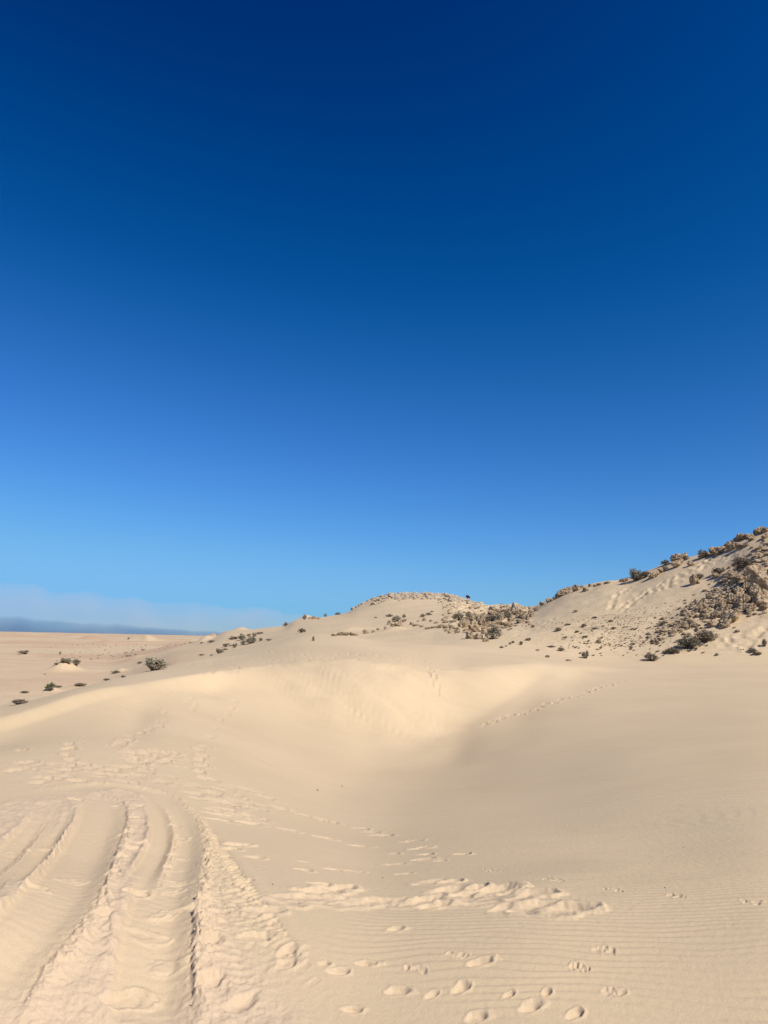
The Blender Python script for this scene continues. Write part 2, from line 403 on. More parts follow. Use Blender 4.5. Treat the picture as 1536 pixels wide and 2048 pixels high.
    # on top of the dune and down the slip face
    for i in range(70):
        fp(R.uniform(520, 860), R.uniform(1300, 1321), None, R.uniform(.9, 1.3), .05, .4)
    for i in range(26):
        fp(R.uniform(380, 560), R.uniform(1300, 1335) + 12, None, R.uniform(1.0, 1.6), .05, .5)
    for i in range(12):
        t = R.random(); fp(850 + 30 * t + R.uniform(-8, 8), 1318 + 75 * t, 10, 1.5, .07, .5)
    # the scuffed line across the foreground
    for (x0, y0, x1, y1, n, jit) in [(520, 1812, 640, 1800, 9, 9), (610, 1790, 700, 1806, 12, 13), (700, 1806, 790, 1808, 9, 6), (800, 1808, 1000, 1806, 14, 8), (845, 1762, 890, 1772, 7, 6), (880, 1772, 1000, 1792, 16, 12),
                                     (985, 1785, 1060, 1788, 7, 6), (960, 1800, 1120, 1824, 16, 11), (1108, 1812, 1150, 1820, 2, 4), (620, 1788, 670, 1775, 5, 5)]:
        n = max(3, int(n * .5))
        for i in range(n):
            t = (i + R.random()) / n
            fp(x0 + (x1 - x0) * t, y0 + (y1 - y0) * t + R.uniform(-jit, jit), R.uniform(62, 108), R.uniform(.6, 1.25), R.uniform(.022, .036), R.uniform(.7, 1.0), .5)
    # prints inside the wheel tracks
    for (px, py, s) in [(345, 1648, .8), (360, 1672, .9), (352, 1708, 1.0), (340, 1730, .7), (338, 1756, 1.0), (330, 1772, 1.0), (318, 1824, .9), (275, 1786, 1.1), (282, 1862, 1.1), (325, 1926, 1.0), (256, 1996, 1.2),
                        (417, 1970, 1.2), (485, 2008, 1.1), (512, 1872, 1.15), (572, 1905, .9), (575, 1925, .9), (140, 1752, 1.0), (222, 1748, .9), (205, 1830, 1.0), (420, 1885, 1.0), (380, 1812, 1.3), (470, 1780, .9), (478, 1800, .8),
                        (250, 1670, .9), (262, 1700, 1.0), (240, 1720, .9), (60, 1770, 1.0), (30, 1700, .9), (100, 1690, .9), (270, 1640, .8), (290, 1690, .8), (492, 1762, .8), (150, 1600, .9), (230, 1612, .8), (280, 1614, .8)]:
        fp(px, py, R.uniform(20, 80), s * .62, .03, .5)
    # small animal prints
    for (bx, by) in [(985, 1742), (1105, 1760), (1225, 1779), (1350, 1792), (1500, 1804), (912, 1909), (830, 1938), (1210, 1900), (1225, 1985), (1160, 1935)]:
        for i in range(7):
            fp(bx + (i - 3) * 5.5 + R.uniform(-2, 2), by + (i - 3) * .6 + R.uniform(-2.5, 2.5), R.uniform(0, 90), R.uniform(.14, .24), .012, .6)

def ripples(N):
    x, y = N.x, N.y
    k = int(np.searchsorted(N.r, 13.0)); sl = (slice(0, k), slice(None))
    x = x[sl]; y = y[sl]
    th = math.radians(9)          # crests run across the view and fall away a little to the right
    q = y * math.cos(th) + x * math.sin(th) + .16 * fbm(x * .35, y * .35, 81, 3) + .014 * fbm(x * 1.6, y * 2.4, 83, 3)
    lam = .058
    dl = .012 * perlin(x * .5, y * .5, 85)
    ph = (q / lam + .8 * perlin(x * .9, y * 2.2, 87) + .42 * perlin(x * 2.6, y * 6, 88)) % 1.0
    prof = np.where(ph < .66, ph / .66, (1 - ph) / .34)
    prof = prof * prof * (3 - 2 * prof) - .5
    patch = sstep(-.45, .35, fbm(x * .45, y * .7, 89, 3) + .32 * (x - .3))
    az = np.arctan2(x, y); r = np.hypot(x, y)
    amp = .0058 * patch * (1 - sstep(5.8, 9.5, r)) * (.45 + .55 * sstep(-.3, 1.4, x))
    N.d[sl] += prof * amp * N.keep[sl]
# ------------------------------------------------------------------ materials
def nt(name):
    m = bpy.data.materials.new(name); m.use_nodes = True
    t = m.node_tree; t.nodes.clear()
    out = t.nodes.new("ShaderNodeOutputMaterial")
    b = t.nodes.new("ShaderNodeBsdfPrincipled")
    t.links.new(b.outputs[0], out.inputs[0])
    return m, t, b

def N_(t, kind, **kw):
    n = t.nodes.new(kind)
    for k, v in kw.items():
        if k in n.inputs: n.inputs[k].default_value = v
        else: setattr(n, k, v)
    return n

def mixc(t, fac, a, b, mode='MIX'):
    n = t.nodes.new("ShaderNodeMix"); n.data_type = 'RGBA'; n.blend_type = mode
    for s, v in ((n.inputs[0], fac), (n.inputs[6], a), (n.inputs[7], b)):
        if hasattr(v, 'is_linked') or hasattr(v, 'links'): t.links.new(v, s)
        elif isinstance(v, (int, float)): s.default_value = v
        else: s.default_value = (*v, 1)
    return n.outputs[2]

def ramp(t, src, stops):
    n = t.nodes.new("ShaderNodeValToRGB")
    while len(n.color_ramp.elements) < len(stops): n.color_ramp.elements.new(.5)
    for e, (p, c) in zip(n.color_ramp.elements, stops):
        e.position = p; e.color = (*c, 1) if not isinstance(c, (int, float)) else (c, c, c, 1)
    t.links.new(src, n.inputs[0])
    return n.outputs[0]

def math_(t, op, a, b=None, c=None):
    n = t.nodes.new("ShaderNodeMath"); n.operation = op
    for s, v in zip(n.inputs, (a, b, c)):
        if v is None: continue
        if isinstance(v, (int, float)): s.default_value = v
        else: t.links.new(v, s)
    return n.outputs[0]

def noise_(t, vec, scale, detail=4, rough=.55, dist=0.0):
    n = N_(t, "ShaderNodeTexNoise", Scale=scale, Detail=detail, Roughness=rough, Distortion=dist)
    if vec is not None: t.links.new(vec, n.inputs['Vector'])
    return n.outputs[0]

SAND_A = (0.590, 0.455, 0.296)
SAND_B = (0.555, 0.425, 0.272)
SAND_PINK = (0.565, 0.430, 0.296)

def sand_material(name, far=False):
    m, t, b = nt(name)
    geo = t.nodes.new("ShaderNodeNewGeometry"); pos = geo.outputs['Position']
    tone = N_(t, "ShaderNodeAttribute", attribute_name="tone")
    churn = N_(t, "ShaderNodeAttribute", attribute_name="churn")
    big = ramp(t, noise_(t, pos, .22, 5), [(.35, 0.0), (.65, 1.0)])
    c = mixc(t, big, SAND_A, SAND_B)
    if not far:                                    # faint wind-sorted bands of darker grains
        mp0 = N_(t, "ShaderNodeMapping"); mp0.inputs['Rotation'].default_value = (0, 0, .25); mp0.inputs['Scale'].default_value = (.5, 2.6, 1)
        t.links.new(pos, mp0.inputs['Vector'])
        c = mixc(t, ramp(t, noise_(t, mp0.outputs[0], 1.3, 5, .62), [(.42, .0), (.70, .15)]), c, (.46, .355, .24))
    c = mixc(t, churn.outputs['Fac'], c, SAND_PINK)
    speck = ramp(t, noise_(t, pos, 210.0 if not far else 3.0, 3, .8), [(.28, .80), (.5, 1.0), (.72, 1.10)])
    c = mixc(t, 1.0, c, speck, 'MULTIPLY')
    c = mixc(t, 1.0, c, tone.outputs['Color'], 'MULTIPLY')
    t.links.new(c, b.inputs['Base Color'])
    b.inputs['Roughness'].default_value = .92
    b.inputs['Specular IOR Level'].default_value = .15
    # grain and the finest ripples
    g1 = noise_(t, pos, 160.0 if not far else 2.2, 5, .7)
    g2 = noise_(t, pos, 26.0 if not far else .5, 4, .6)
    h = math_(t, 'ADD', math_(t, 'MULTIPLY', g1, .0035 if not far else .035), math_(t, 'MULTIPLY', g2, .006 if not far else .07))
    if not far:
        rip = N_(t, "ShaderNodeAttribute", attribute_name="ripple")
        mp = N_(t, "ShaderNodeMapping"); mp.inputs['Rotation'].default_value = (0, 0, math.radians(-52))
        t.links.new(pos, mp.inputs['Vector'])
        w = N_(t, "ShaderNodeTexWave", Scale=2.9, Distortion=5.0, Detail=2.0)
        w.inputs['Detail Scale'].default_value = .35
        w.wave_profile = 'SIN'; w.bands_direction = 'X'
        t.links.new(mp.outputs[0], w.inputs['Vector'])
        h = math_(t, 'ADD', h, math_(t, 'MULTIPLY', math_(t, 'MULTIPLY', w.outputs['Fac'], .014), rip.outputs['Fac']))
    bump = N_(t, "ShaderNodeBump", Strength=.8, Distance=1.0)
    t.links.new(h, bump.inputs['Height']); t.links.new(bump.outputs[0], b.inputs['Normal'])
    return m

def build_ground():
    R, Z = knots(GAZ)
    H = base_from_knots(GAZ, GR, R, Z)
    A = np.broadcast_to(GAZ[None, :], H.shape); RR = np.broadcast_to(GR[:, None], H.shape)
    X = RR * np.sin(A); Y = RR * np.cos(A)
    H = H + macro_noise(A, RR, X, Y)
    near = Near(H)
    # avalanche streaks down the slip face
    sub = (slice(0, near.r1), slice(near.c0, near.c1))
    r = RR[sub]; toe = R[6][None, near.c0:near.c1]; crest = R[8][None, near.c0:near.c1]; a = A[sub]
    face = sstep(R[7][None, near.c0:near.c1] - 1.5, R[7][None, near.c0:near.c1] + 1.5, r) * (1 - sstep(crest - .4, crest + .5, r)) * sstep(deg(440), deg(600), a) * (1 - sstep(deg(860), deg(960), a))
    fx = near.x * .62 + near.y * .78; fy = -near.x * .78 + near.y * .62
    st = fbm(fx * 1.0, fy * .14, 91, 4, .55) * .085 + fbm(fx * 3.2, fy * .3, 92, 3) * .018 + .10 * fbm(near.x * .35, near.y * .35, 93, 3) + np.clip(fbm(fx * 3.0, fy * .25, 95, 3) - .25, 0, 1) * -.09 * sstep(0, .4, fbm(near.x * .4, near.y * .4, 96, 2) + .1)
    near.d += face * st
    # ragged brink
    near.d += np.exp(-((r - crest) / .7) ** 2) * .05 * fbm(near.x * .9, near.y * .9, 97, 3) * sstep(deg(360), deg(560), a) * (1 - sstep(deg(900), deg(1000), a))
    press_marks(near)
    ripples(near)
    H = H.copy(); H[sub] += near.d
    RH = random.Random(31)
    for (x0, y0, x1, y1, n, j) in [(1221, 1218, 1231, 1192, 10, 2), (1231, 1192, 1256, 1178, 8, 2), (1244, 1224, 1292, 1186, 16, 2), (1292, 1186, 1345, 1166, 14, 5), (1330, 1172, 1420, 1122, 34, 9), (1400, 1130, 1470, 1108, 22, 6), (1240, 1212, 1330, 1170, 16, 8),
                                   (1480, 1300, 1536, 1255, 26, 10), (1440, 1290, 1500, 1268, 14, 8), (1030, 1270, 1110, 1238, 18, 5)]:
        for i in range(n):
            t = (i + RH.random()) / n
            p, r_ = terrain_at(x0 + (x1 - x0) * t + RH.uniform(-j, j) * .5, y0 + (y1 - y0) * t + RH.uniform(-j, j), 45, 120)
            a_ = math.atan2(p.x, p.y); rad = RH.uniform(.18, .30)
            i0, i1 = np.searchsorted(GR, [r_ - 1.6, r_ + 1.6]); j0, j1 = np.searchsorted(GAZ, [a_ - 1.6 / r_, a_ + 1.6 / r_])
            w = (slice(i0, i1), slice(j0, j1)); q = np.hypot(X[w] - p.x, Y[w] - p.y) / rad
            H[w] += -.085 * np.exp(-q * q) + .03 * np.exp(-((q - 1.6) / .5) ** 2)
    churn = np.zeros_like(H); churn[sub] = near.dist
    rip = np.zeros_like(H)
    rp = sstep(7.5, 11, r) * (1 - sstep(15, 22, r)) * sstep(-.15, .35, fbm(near.x * .25, near.y * .25, 101, 3) + .15) * near.keep
    rip[sub] = rp * (1 - sstep(R[7][None, near.c0:near.c1] - 1.0, R[7][None, near.c0:near.c1], r) * (1 - sstep(crest, crest + 1, r)))
    # sand colour: pale dunes, pinker and greyer stony flats, dark gravelly tongues
    tone = np.ones(H.shape + (3,))
    flat = sstep(60, 130, RR) * (1 - sstep(deg(330), deg(520), A) * (1 - sstep(250, 330, RR)))
    n1 = sstep(-.30, .30, fbm(X * .006, Y * .020, 111, 4) + .8 * fbm(X * .0012, Y * .0045, 112, 3))
    pink = np.array([.91, .815, .80])
    k = (flat * (.15 + .85 * n1))[..., None]
    tone = tone * (1 - k) + tone * pink * k
    rm = rough_mask(A, RR)[..., None] * sstep(-.2, .4, fbm(X * .5, Y * .5, 115, 3))[..., None]
    tone = tone * (1 - .30 * rm) + tone * .30 * rm * np.array([.80, .74, .70])
    om = outcrop_mask(A, RR)[..., None]
    tone = tone * (1 - .3 * om) + .3 * om * np.array([.62, .58, .56])
    gr = (sstep(55.0, 56, RR) * (1 - sstep(59, 66, RR)) * sstep(deg(1080), deg(1180), A) * sstep(-.1, .5, fbm(X * .5, Y * .5, 117, 3)))[..., None]
    tone = tone * (1 - .14 * gr)

    rb = .5 * R[9] + .5 * R[10]
    sky = R[13]
    m, n = H.shape
    fa = A[:-1, :-1]; fr = RR[:-1, :-1]
    dune = fr < rb[None, :-1]
    plain = (~dune) & ((fa < deg(425)) | (fr > sky[None, :-1]) | (np.abs(fa) > 1.2))
    hill_r = (~dune) & (~plain) & (fa >= deg(1010))
    hill_b = (~dune) & (~plain) & (fa < deg(1010))
    vid = np.arange(m * n).reshape(m, n)
    quads = np.stack([vid[:-1, :-1], vid[:-1, 1:], vid[1:, 1:], vid[1:, :-1]], -1)
    co = np.stack([X, Y, H], -1).reshape(-1, 3)
    att = {'churn': churn.reshape(-1), 'ripple': rip.reshape(-1)}
    near_m = sand_material("dune_sand"); far_m = sand_material("far_sand", True)
    for name, mask, mat in (("sand_dune", dune, near_m), ("desert_plain", plain, far_m), ("rocky_hillside", hill_r, far_m), ("distant_hill", hill_b, far_m)):
        q = quads[mask][:, ::-1]
        used, inv = np.unique(q, return_inverse=True)
        me = bpy.data.meshes.new(name)
        me.vertices.add(len(used)); me.vertices.foreach_set("co", co[used].astype(np.float32).ravel())
        nq = len(q)
        me.loops.add(nq * 4); me.loops.foreach_set("vertex_index", inv.reshape(-1).astype(np.int32))
        me.polygons.add(nq); me.polygons.foreach_set("loop_start", (np.arange(nq) * 4).astype(np.int32))
        me.polygons.foreach_set("use_smooth", np.ones(nq, bool))
        me.update(calc_edges=True)
        for k, v in att.items():
            at = me.attributes.new(k, 'FLOAT', 'POINT'); at.data.foreach_set("value", v[used].astype(np.float32))
        at = me.attributes.new("tone", 'FLOAT_COLOR', 'POINT')
        at.data.foreach_set("color", np.concatenate([tone.reshape(-1, 3)[used], np.ones((len(used), 1))], 1).astype(np.float32).ravel())
        me.materials.append(mat)
        o = bpy.data.objects.new(name, me); COL.objects.link(o)
        o["kind"] = "structure"
        o["label"] = {"sand_dune": "pale sand dune with footprints, wheel tracks and wind ripples around a hollow",
                      "desert_plain": "wide flat desert plain reaching to the horizon on the left",
                      "rocky_hillside": "steep sandy hillside strewn with rocks on the right",
                      "distant_hill": "far sandy hill with a stony rounded top"}[name]
        o["category"] = {"sand_dune": "sand dune", "desert_plain": "desert plain", "rocky_hillside": "hillside", "distant_hill": "hill"}[name]

# ------------------------------------------------------------------ sky, sun
EXPOSURE = 0.35
SUN_AZ, SUN_EL = math.radians(131), math.radians(45)     # azimuth clockwise from the view direction

def make_light():
    w = bpy.data.worlds.new("World"); scn.world = w; w.use_nodes = True
    t = w.node_tree; t.nodes.clear()
    out = t.nodes.new("ShaderNodeOutputWorld"); bg = t.nodes.new("ShaderNodeBackground")
    sky = t.nodes.new("ShaderNodeTexSky"); sky.sky_type = 'NISHITA'; sky.sun_disc = False
    sky.sun_elevation = SUN_EL; sky.sun_rotation = SUN_AZ
    sky.altitude = 60; sky.air_density = 1.0; sky.dust_density = 0.25; sky.ozone_density = 3.0
    sep = t.nodes.new("ShaderNodeSeparateColor"); com = t.nodes.new("ShaderNodeCombineColor")
    t.links.new(sky.outputs[0], sep.inputs[0])
    for i, (g, k, top) in enumerate(SKY_FIT):
        p = math_(t, 'SMOOTH_MAX', math_(t, 'SUBTRACT', math_(t, 'MULTIPLY', sep.outputs[i], g), k), 0.0, .16 * _k)
        p = math_(t, 'SMOOTH_MIN', p, top, top * .45)
        t.links.new(p, com.inputs[i])
    t.links.new(com.outputs[0], bg.inputs[0]); bg.inputs[1].default_value = 0.1
    t.links.new(bg.outputs[0], out.inputs[0])
    L = bpy.data.lights.new("sun", 'SUN'); L.energy = 4.2; L.angle = math.radians(.5); L.color = (1, .93, .80)
    o = bpy.data.objects.new("sun", L); COL.objects.link(o)
    d = Vector((math.sin(SUN_AZ) * math.cos(SUN_EL), math.cos(SUN_AZ) * math.cos(SUN_EL), math.sin(SUN_EL)))
    o.rotation_euler = (-d).to_track_quat('-Z', 'Y').to_euler()
    scn.render.engine = "CYCLES"; scn.cycles.volume_bounces = 2
    scn.view_settings.view_transform = 'Standard'; scn.view_settings.look = 'None'
    scn.view_settings.exposure = EXPOSURE; scn.view_settings.gamma = 1.0

_k = 1.2746 / 2 ** EXPOSURE
SKY_FIT = [(.43 * _k, .468 * _k, 1.6 * _k), (.735 * _k, .69 * _k, 3.9 * _k), (1.27 * _k, 1.75 * _k, 6.7 * _k)]     # thin dry air: gain and offset per channel
# ------------------------------------------------------------------ rocks, shrubs, person, clouds
ORD = "first second third fourth fifth sixth seventh eighth ninth tenth eleventh twelfth thirteenth fourteenth fifteenth sixteenth seventeenth eighteenth nineteenth twentieth".split()
def ordinal(i, n):
    if i == 0: return "leftmost"
    if i == n - 1: return "rightmost"
    if i <= (n - 1) / 2 or i < 1: return ORD[i] + " from the left"
    return ORD[n - 1 - i] + " from the right"

def rock_material(name, dark, light, warm):
    m, t, b = nt(name)
    tc = t.nodes.new("ShaderNodeTexCoord"); oi = t.nodes.new("ShaderNodeObjectInfo")
    off = t.nodes.new("ShaderNodeVectorMath"); off.operation = 'MULTIPLY_ADD'
    t.links.new(oi.outputs['Random'], off.inputs[0]); off.inputs[1].default_value = (31, 17, 23)
    t.links.new(tc.outputs['Object'], off.inputs[2])
    n1 = noise_(t, off.outputs[0], 3.2, 6, .65); n2 = noise_(t, off.outputs[0], 11.0, 5, .7)
    c = mixc(t, ramp(t, n1, [(.36, 0), (.62, 1)]), dark, light)
    c = mixc(t, ramp(t, n2, [(.28, .6), (.46, 0.0)]), c, tuple(v * .45 for v in dark))
    c = mixc(t, math_(t, 'MULTIPLY', oi.outputs['Random'], .45), c, warm)
    t.links.new(c, b.inputs['Base Color']); b.inputs['Roughness'].default_value = .95
    b.inputs['Specular IOR Level'].default_value = .1
    bump = N_(t, "ShaderNodeBump", Strength=.9, Distance=.06)
    t.links.new(math_(t, 'ADD', n2, n1), bump.inputs['Height']); t.links.new(bump.outputs[0], b.inputs['Normal'])
    return m

def rock_mesh(name, seed, sub=4, cuts=13, rough=.20):
    r = random.Random(seed)
    bm = bmesh.new(); bmesh.ops.create_icosphere(bm, subdivisions=sub, radius=1.0)
    planes = []
    for i in range(cuts):
        v = Vector((r.gauss(0, 1), r.gauss(0, 1), r.gauss(0, 1) * .9)).normalized(); planes.append((v, r.uniform(.52, .95)))
    o = Vector((seed * 7.3, seed * 3.1, 0))
    for v in bm.verts:
        d = v.co.normalized(); rad = 1.05
        for n, k in planes:
            c = d.dot(n)
            if c > .05: rad = min(rad, k / c)
        f = mnoise.fractal(d * 2.1 + o, .9, 2.1, 5) * rough
        pit = max(0.0, mnoise.noise(d * 3.6 + o) - .08) * .50
        v.co = d * max(.42, rad + f - pit)
    bm.normal_update()
    me = bpy.data.meshes.new(name); bm.to_mesh(me); bm.free()
    co = np.empty(len(me.vertices) * 3); me.vertices.foreach_get("co", co); co = co.reshape(-1, 3)
    lo, hi = co.min(0), co.max(0)
    co = (co - (lo + hi) / 2) / (hi - lo); co[:, 2] += .5            # unit box, standing on z = 0
    me.vertices.foreach_set("co", co.ravel()); me.update()
    return me

PLACED = {"rock": 0, "shrub": 0}
def tagged(o, label, cat, group=None, kind=None):
    o["label"] = label
    if cat: o["category"] = cat
    if group: o["group"] = group
    if kind: o["kind"] = kind
    return o

def ground_tilt(x, y, e=.6):
    dx = (ground_z(x + e, y) - ground_z(x - e, y)) / (2 * e); dy = (ground_z(x, y + e) - ground_z(x, y - e)) / (2 * e)
    return Vector((-dx, -dy, 1)).normalized()

def put_rock(R, px, py, w, h, name="rock", mesh=None, lean=None, sink=.22, deep=None):
    p, r = terrain_at(px, py)
    k = r / FPX
    o = bpy.data.objects.new(name, mesh or R.choice(ROCKS)); COL.objects.link(o)
    sw, sh = w * k * 1.0, h * k * (1 + sink)
    o.scale = (sw, (deep or sw * R.uniform(.7, 1.0)), sh)
    o.location = (p.x, p.y, p.z - sh * sink)
    rz = R.uniform(-.5, .5) + (math.pi if R.random() < .5 else 0)
    o.rotation_euler = (R.uniform(-.12, .12), (lean if lean is not None else R.uniform(-.15, .15)), rz if lean is None else R.uniform(-.2, .2))
    return o

def rock_row(R, items, where, group, name="rock", cat="rock", look=None, lean=None):
    """items: (px, py of the foot, width, height [, own label])."""
    items = sorted(items, key=lambda t: t[0]); n = len(items)
    ws = sorted(t[2] for t in items)
    for i, t in enumerate(items):
        o = put_rock(R, t[0], t[1], t[2], t[3], name, lean=lean)
        if len(t) > 4: lab = t[4]
        else:
            size = "small" if t[2] <= ws[n // 3] else ("large" if t[2] >= ws[-max(1, n // 6)] else "middling")
            form = "low flat" if t[3] < .5 * t[2] else ("upright" if t[3] > .9 * t[2] else "rough")
            lab = f"{size} {form} tan rock, {ordinal(i, n)} {where}"
            if len(lab.split()) > 16: lab = f"{size} rock, {ordinal(i, n)} {where}"
        tagged(o, lab, cat, group)

# ---- shrubs
def leaf_material(name, a, b_):
    m, t, b = nt(name)
    geo = t.nodes.new("ShaderNodeNewGeometry"); oi = t.nodes.new("ShaderNodeObjectInfo")
    c = mixc(t, geo.outputs['Random Per Island'], a, b_)
    c = mixc(t, math_(t, 'MULTIPLY', oi.outputs['Random'], .35), c, tuple(v * .7 for v in a))
    t.links.new(c, b.inputs['Base Color']); b.inputs['Roughness'].default_value = .85
    b.inputs['Specular IOR Level'].default_value = .15
    return m

def twig(bm, a, b, r0, r1, n=4):
    d = (b - a)
    if d.length < 1e-6: return
    q = d.to_track_quat('Z', 'Y'); ra = []; rb = []
    for i in range(n):
        e = Vector((math.cos(i * 2 * math.pi / n), math.sin(i * 2 * math.pi / n), 0)); e = q @ e
        ra.append(bm.verts.new(a + e * r0)); rb.append(bm.verts.new(b + e * r1))
    for i in range(n):
        bm.faces.new((ra[i], ra[(i + 1) % n], rb[(i + 1) % n], rb[i]))

def shrub_meshes(seed, style):
    """unit shrub: 1 wide, about 1 tall, rooted at the origin.  stems + foliage."""
    R = random.Random(seed); st = bmesh.new(); lf = bmesh.new()
    tips = []
    nstem = {'dense': 34, 'low': 30, 'bare': 46, 'spiky': 40}[style]
    for i in range(nstem):
        a = R.uniform(0, 2 * math.pi); rr = .5 * math.sqrt(R.random()) * R.uniform(.75, 1.05)
        top = {'dense': 1.0 - .75 * (rr / .5) ** 2.2, 'low': .75 - .55 * (rr / .5) ** 2, 'bare': 1.0 - .7 * (rr / .5) ** 2, 'spiky': 1.0 - .5 * (rr / .5) ** 2}[style] * R.uniform(.7, 1.1)
        p0 = Vector((R.uniform(-.08, .08), R.uniform(-.08, .08), -.06)); p2 = Vector((rr * math.cos(a), rr * math.sin(a), max(.06, top)))
        p1 = p0.lerp(p2, .5) + Vector((math.cos(a), math.sin(a), 0)) * .08 + Vector((R.uniform(-.05, .05), R.uniform(-.05, .05), -.03))
        twig(st, p0, p1, .016, .010); twig(st, p1, p2, .010, .004)
        tips.append((p1, p2))
        for j in range(5 if style == 'bare' else 3):
            t = R.uniform(.3, .95); q = p1.lerp(p2, t); e = q + Vector((R.gauss(0, .09), R.gauss(0, .09), R.uniform(.0, .14)))
            twig(st, q, e, .006, .002, 3); tips.append((q, e))
    nleaf = {'dense': 26, 'low': 22, 'bare': 7, 'spiky': 10}[style]
    for (a, b) in tips:
        if R.random() < .12: continue
        for j in range(nleaf):
            t = R.random() ** .6; p = a.lerp(b, t) + Vector((R.gauss(0, .035), R.gauss(0, .035), R.gauss(0, .03)))
            if p.z < .0: p.z = abs(p.z)
            s = R.uniform(.014, .034); d = Vector((R.gauss(0, 1), R.gauss(0, 1), R.gauss(.3, 1))).normalized()
            if style == 'spiky':
                d = (p + Vector((0, 0, .15))).normalized(); ln = R.uniform(.08, .18); s *= .5
            else: ln = s * R.uniform(1.4, 2.4)
            u = d.cross(Vector((R.gauss(0, 1), R.gauss(0, 1), R.gauss(0, 1)))).normalized() * s
            vs = [lf.verts.new(p - u * .4), lf.verts.new(p + d * ln * .5 - u), lf.verts.new(p + d * ln), lf.verts.new(p + d * ln * .5 + u)]
            lf.faces.new(vs)
    out = []
    for nm, bm in (("stems", st), ("foliage", lf)):
        me = bpy.data.meshes.new(nm); bm.to_mesh(me); bm.free(); out.append(me)
    return out

SHRUB = {}
def setup_shrubs():
    bark = leaf_material("dry_bark", (.16, .12, .09), (.10, .075, .055))
    lm = {'dense': leaf_material("grey_green_leaves", (.27, .24, .17), (.40, .35, .25)), 'low': leaf_material("brown_leaves", (.23, .185, .135), (.36, .285, .21)),
          'bare': leaf_material("dry_leaves", (.22, .175, .13), (.34, .28, .20)), 'spiky': leaf_material("green_blades", (.10, .12, .06), (.17, .19, .10))}
    for st in ('dense', 'low', 'bare', 'spiky'):
        SHRUB[st] = []
        for k in range(3 if st != 'spiky' else 1):
            a, b = shrub_meshes(11 + k * 7 + len(st), st)
            a.materials.append(bark); b.materials.append(lm[st]); SHRUB[st].append((a, b))

def put_shrub(R, px, py, w, h, style, label, group=None, cat="shrub", name="shrub"):
    p, r = terrain_at(px, py); k = r / FPX
    a, b = R.choice(SHRUB[style])
    if w >= 9:
        e = bpy.data.objects.new(name, None); e.empty_display_size = .2; COL.objects.link(e)
        for nm, me in (("stems", a), ("foliage", b)):
            c = bpy.data.objects.new(nm, me); COL.objects.link(c); c.parent = e
    else:                                             # only a few pixels tall: one mesh
        key = (style, b.name, 'one')
        if key not in SHRUB:
            bm = bmesh.new(); bm.from_mesh(a); n = len(bm.faces); bm.from_mesh(b)
            for i, f in enumerate(bm.faces): f.material_index = 0 if i < n else 1
            me = bpy.data.meshes.new("shrub"); bm.to_mesh(me); bm.free()
            me.materials.append(a.materials[0]); me.materials.append(b.materials[0]); SHRUB[key] = me
        e = bpy.data.objects.new(name, SHRUB[key]); COL.objects.link(e)
    sw = w * k * 1.05
    e.scale = (sw, sw * R.uniform(.8, 1.1), h * k * 1.1)
    e.location = (p.x, p.y, p.z - .02 * h * k)
    e.rotation_euler = (0, 0, R.uniform(0, 6.28))
    if name == "tuft": e.rotation_euler = (0, -.42, R.uniform(-.25, .25)); e.scale = (sw * 1.25, sw * .7, h * k)
    tagged(e, label, cat, group)
    return e

def shrub_row(R, items, where, group, look="dark brown", word="shrub"):
    items = sorted(items, key=lambda t: t[0]); n = len(items)
    for i, t in enumerate(items):
        lab = t[5] if len(t) > 5 else f"{look} {'low' if t[3] < .5 * t[2] else 'rounded'} {word}, {ordinal(i, n)} {where}"
        if len(lab.split()) > 16: lab = f"{word}, {ordinal(i, n)} {where}"
        put_shrub(R, t[0], t[1], t[2], t[3], t[4], lab, group)

def scatter_rubble(name, R, n, inside, size, label, cat, mat, pts_fn, flat=.75):
    """many small stones nobody could count: one mesh."""
    base = []
    for s in range(6):
        bm = bmesh.new(); bmesh.ops.create_icosphere(bm, subdivisions=2 if n < 2500 else 1, radius=.5)
        for v in bm.verts:
            v.co *= 1 + .45 * mnoise.noise(v.co * 3.1 + Vector((s * 9.1, 0, 0)))
        base.append((np.array([v.co[:] for v in bm.verts]), np.array([[v.index for v in f.verts] for f in bm.faces]))); bm.free()
    V = []; F = []; off = 0
    for (x, y, z, s) in pts_fn(R, n):
        v, f = base[R.randrange(6)]
        a = R.uniform(0, 6.28); ca, sa = math.cos(a), math.sin(a)
        sc = np.array([s * R.uniform(.8, 1.4), s * R.uniform(.8, 1.4), s * R.uniform(.6, 1.0) * flat]); w = v * sc
        w = np.stack([w[:, 0] * ca - w[:, 1] * sa, w[:, 0] * sa + w[:, 1] * ca, w[:, 2]], 1) + np.array([x, y, z + .12 * s])
        V.append(w); F.append(f + off); off += len(v)
    V = np.concatenate(V); F = np.concatenate(F)
    me = bpy.data.meshes.new(name); me.from_pydata(V.tolist(), [], F.tolist()); me.materials.append(mat)
    o = bpy.data.objects.new(name, me); COL.objects.link(o)
    tagged(o, label, cat, None, "stuff")

def ground_many(px_, r_):
    """terrain heights at bearings/distances (arrays)."""
    az = np.array([deg(p) for p in px_]); r_ = np.asarray(r_, float)
    R, Z = knots(az)
    H = np.empty(len(az))
    for i in range(len(az)):
        H[i] = base_from_knots(az[i:i + 1], r_[i:i + 1], R[:, i:i + 1], Z[:, i:i + 1])[0, 0]
    x = r_ * np.sin(az); y = r_ * np.cos(az)
    return x, y, H + macro_noise(az, r_, x, y)

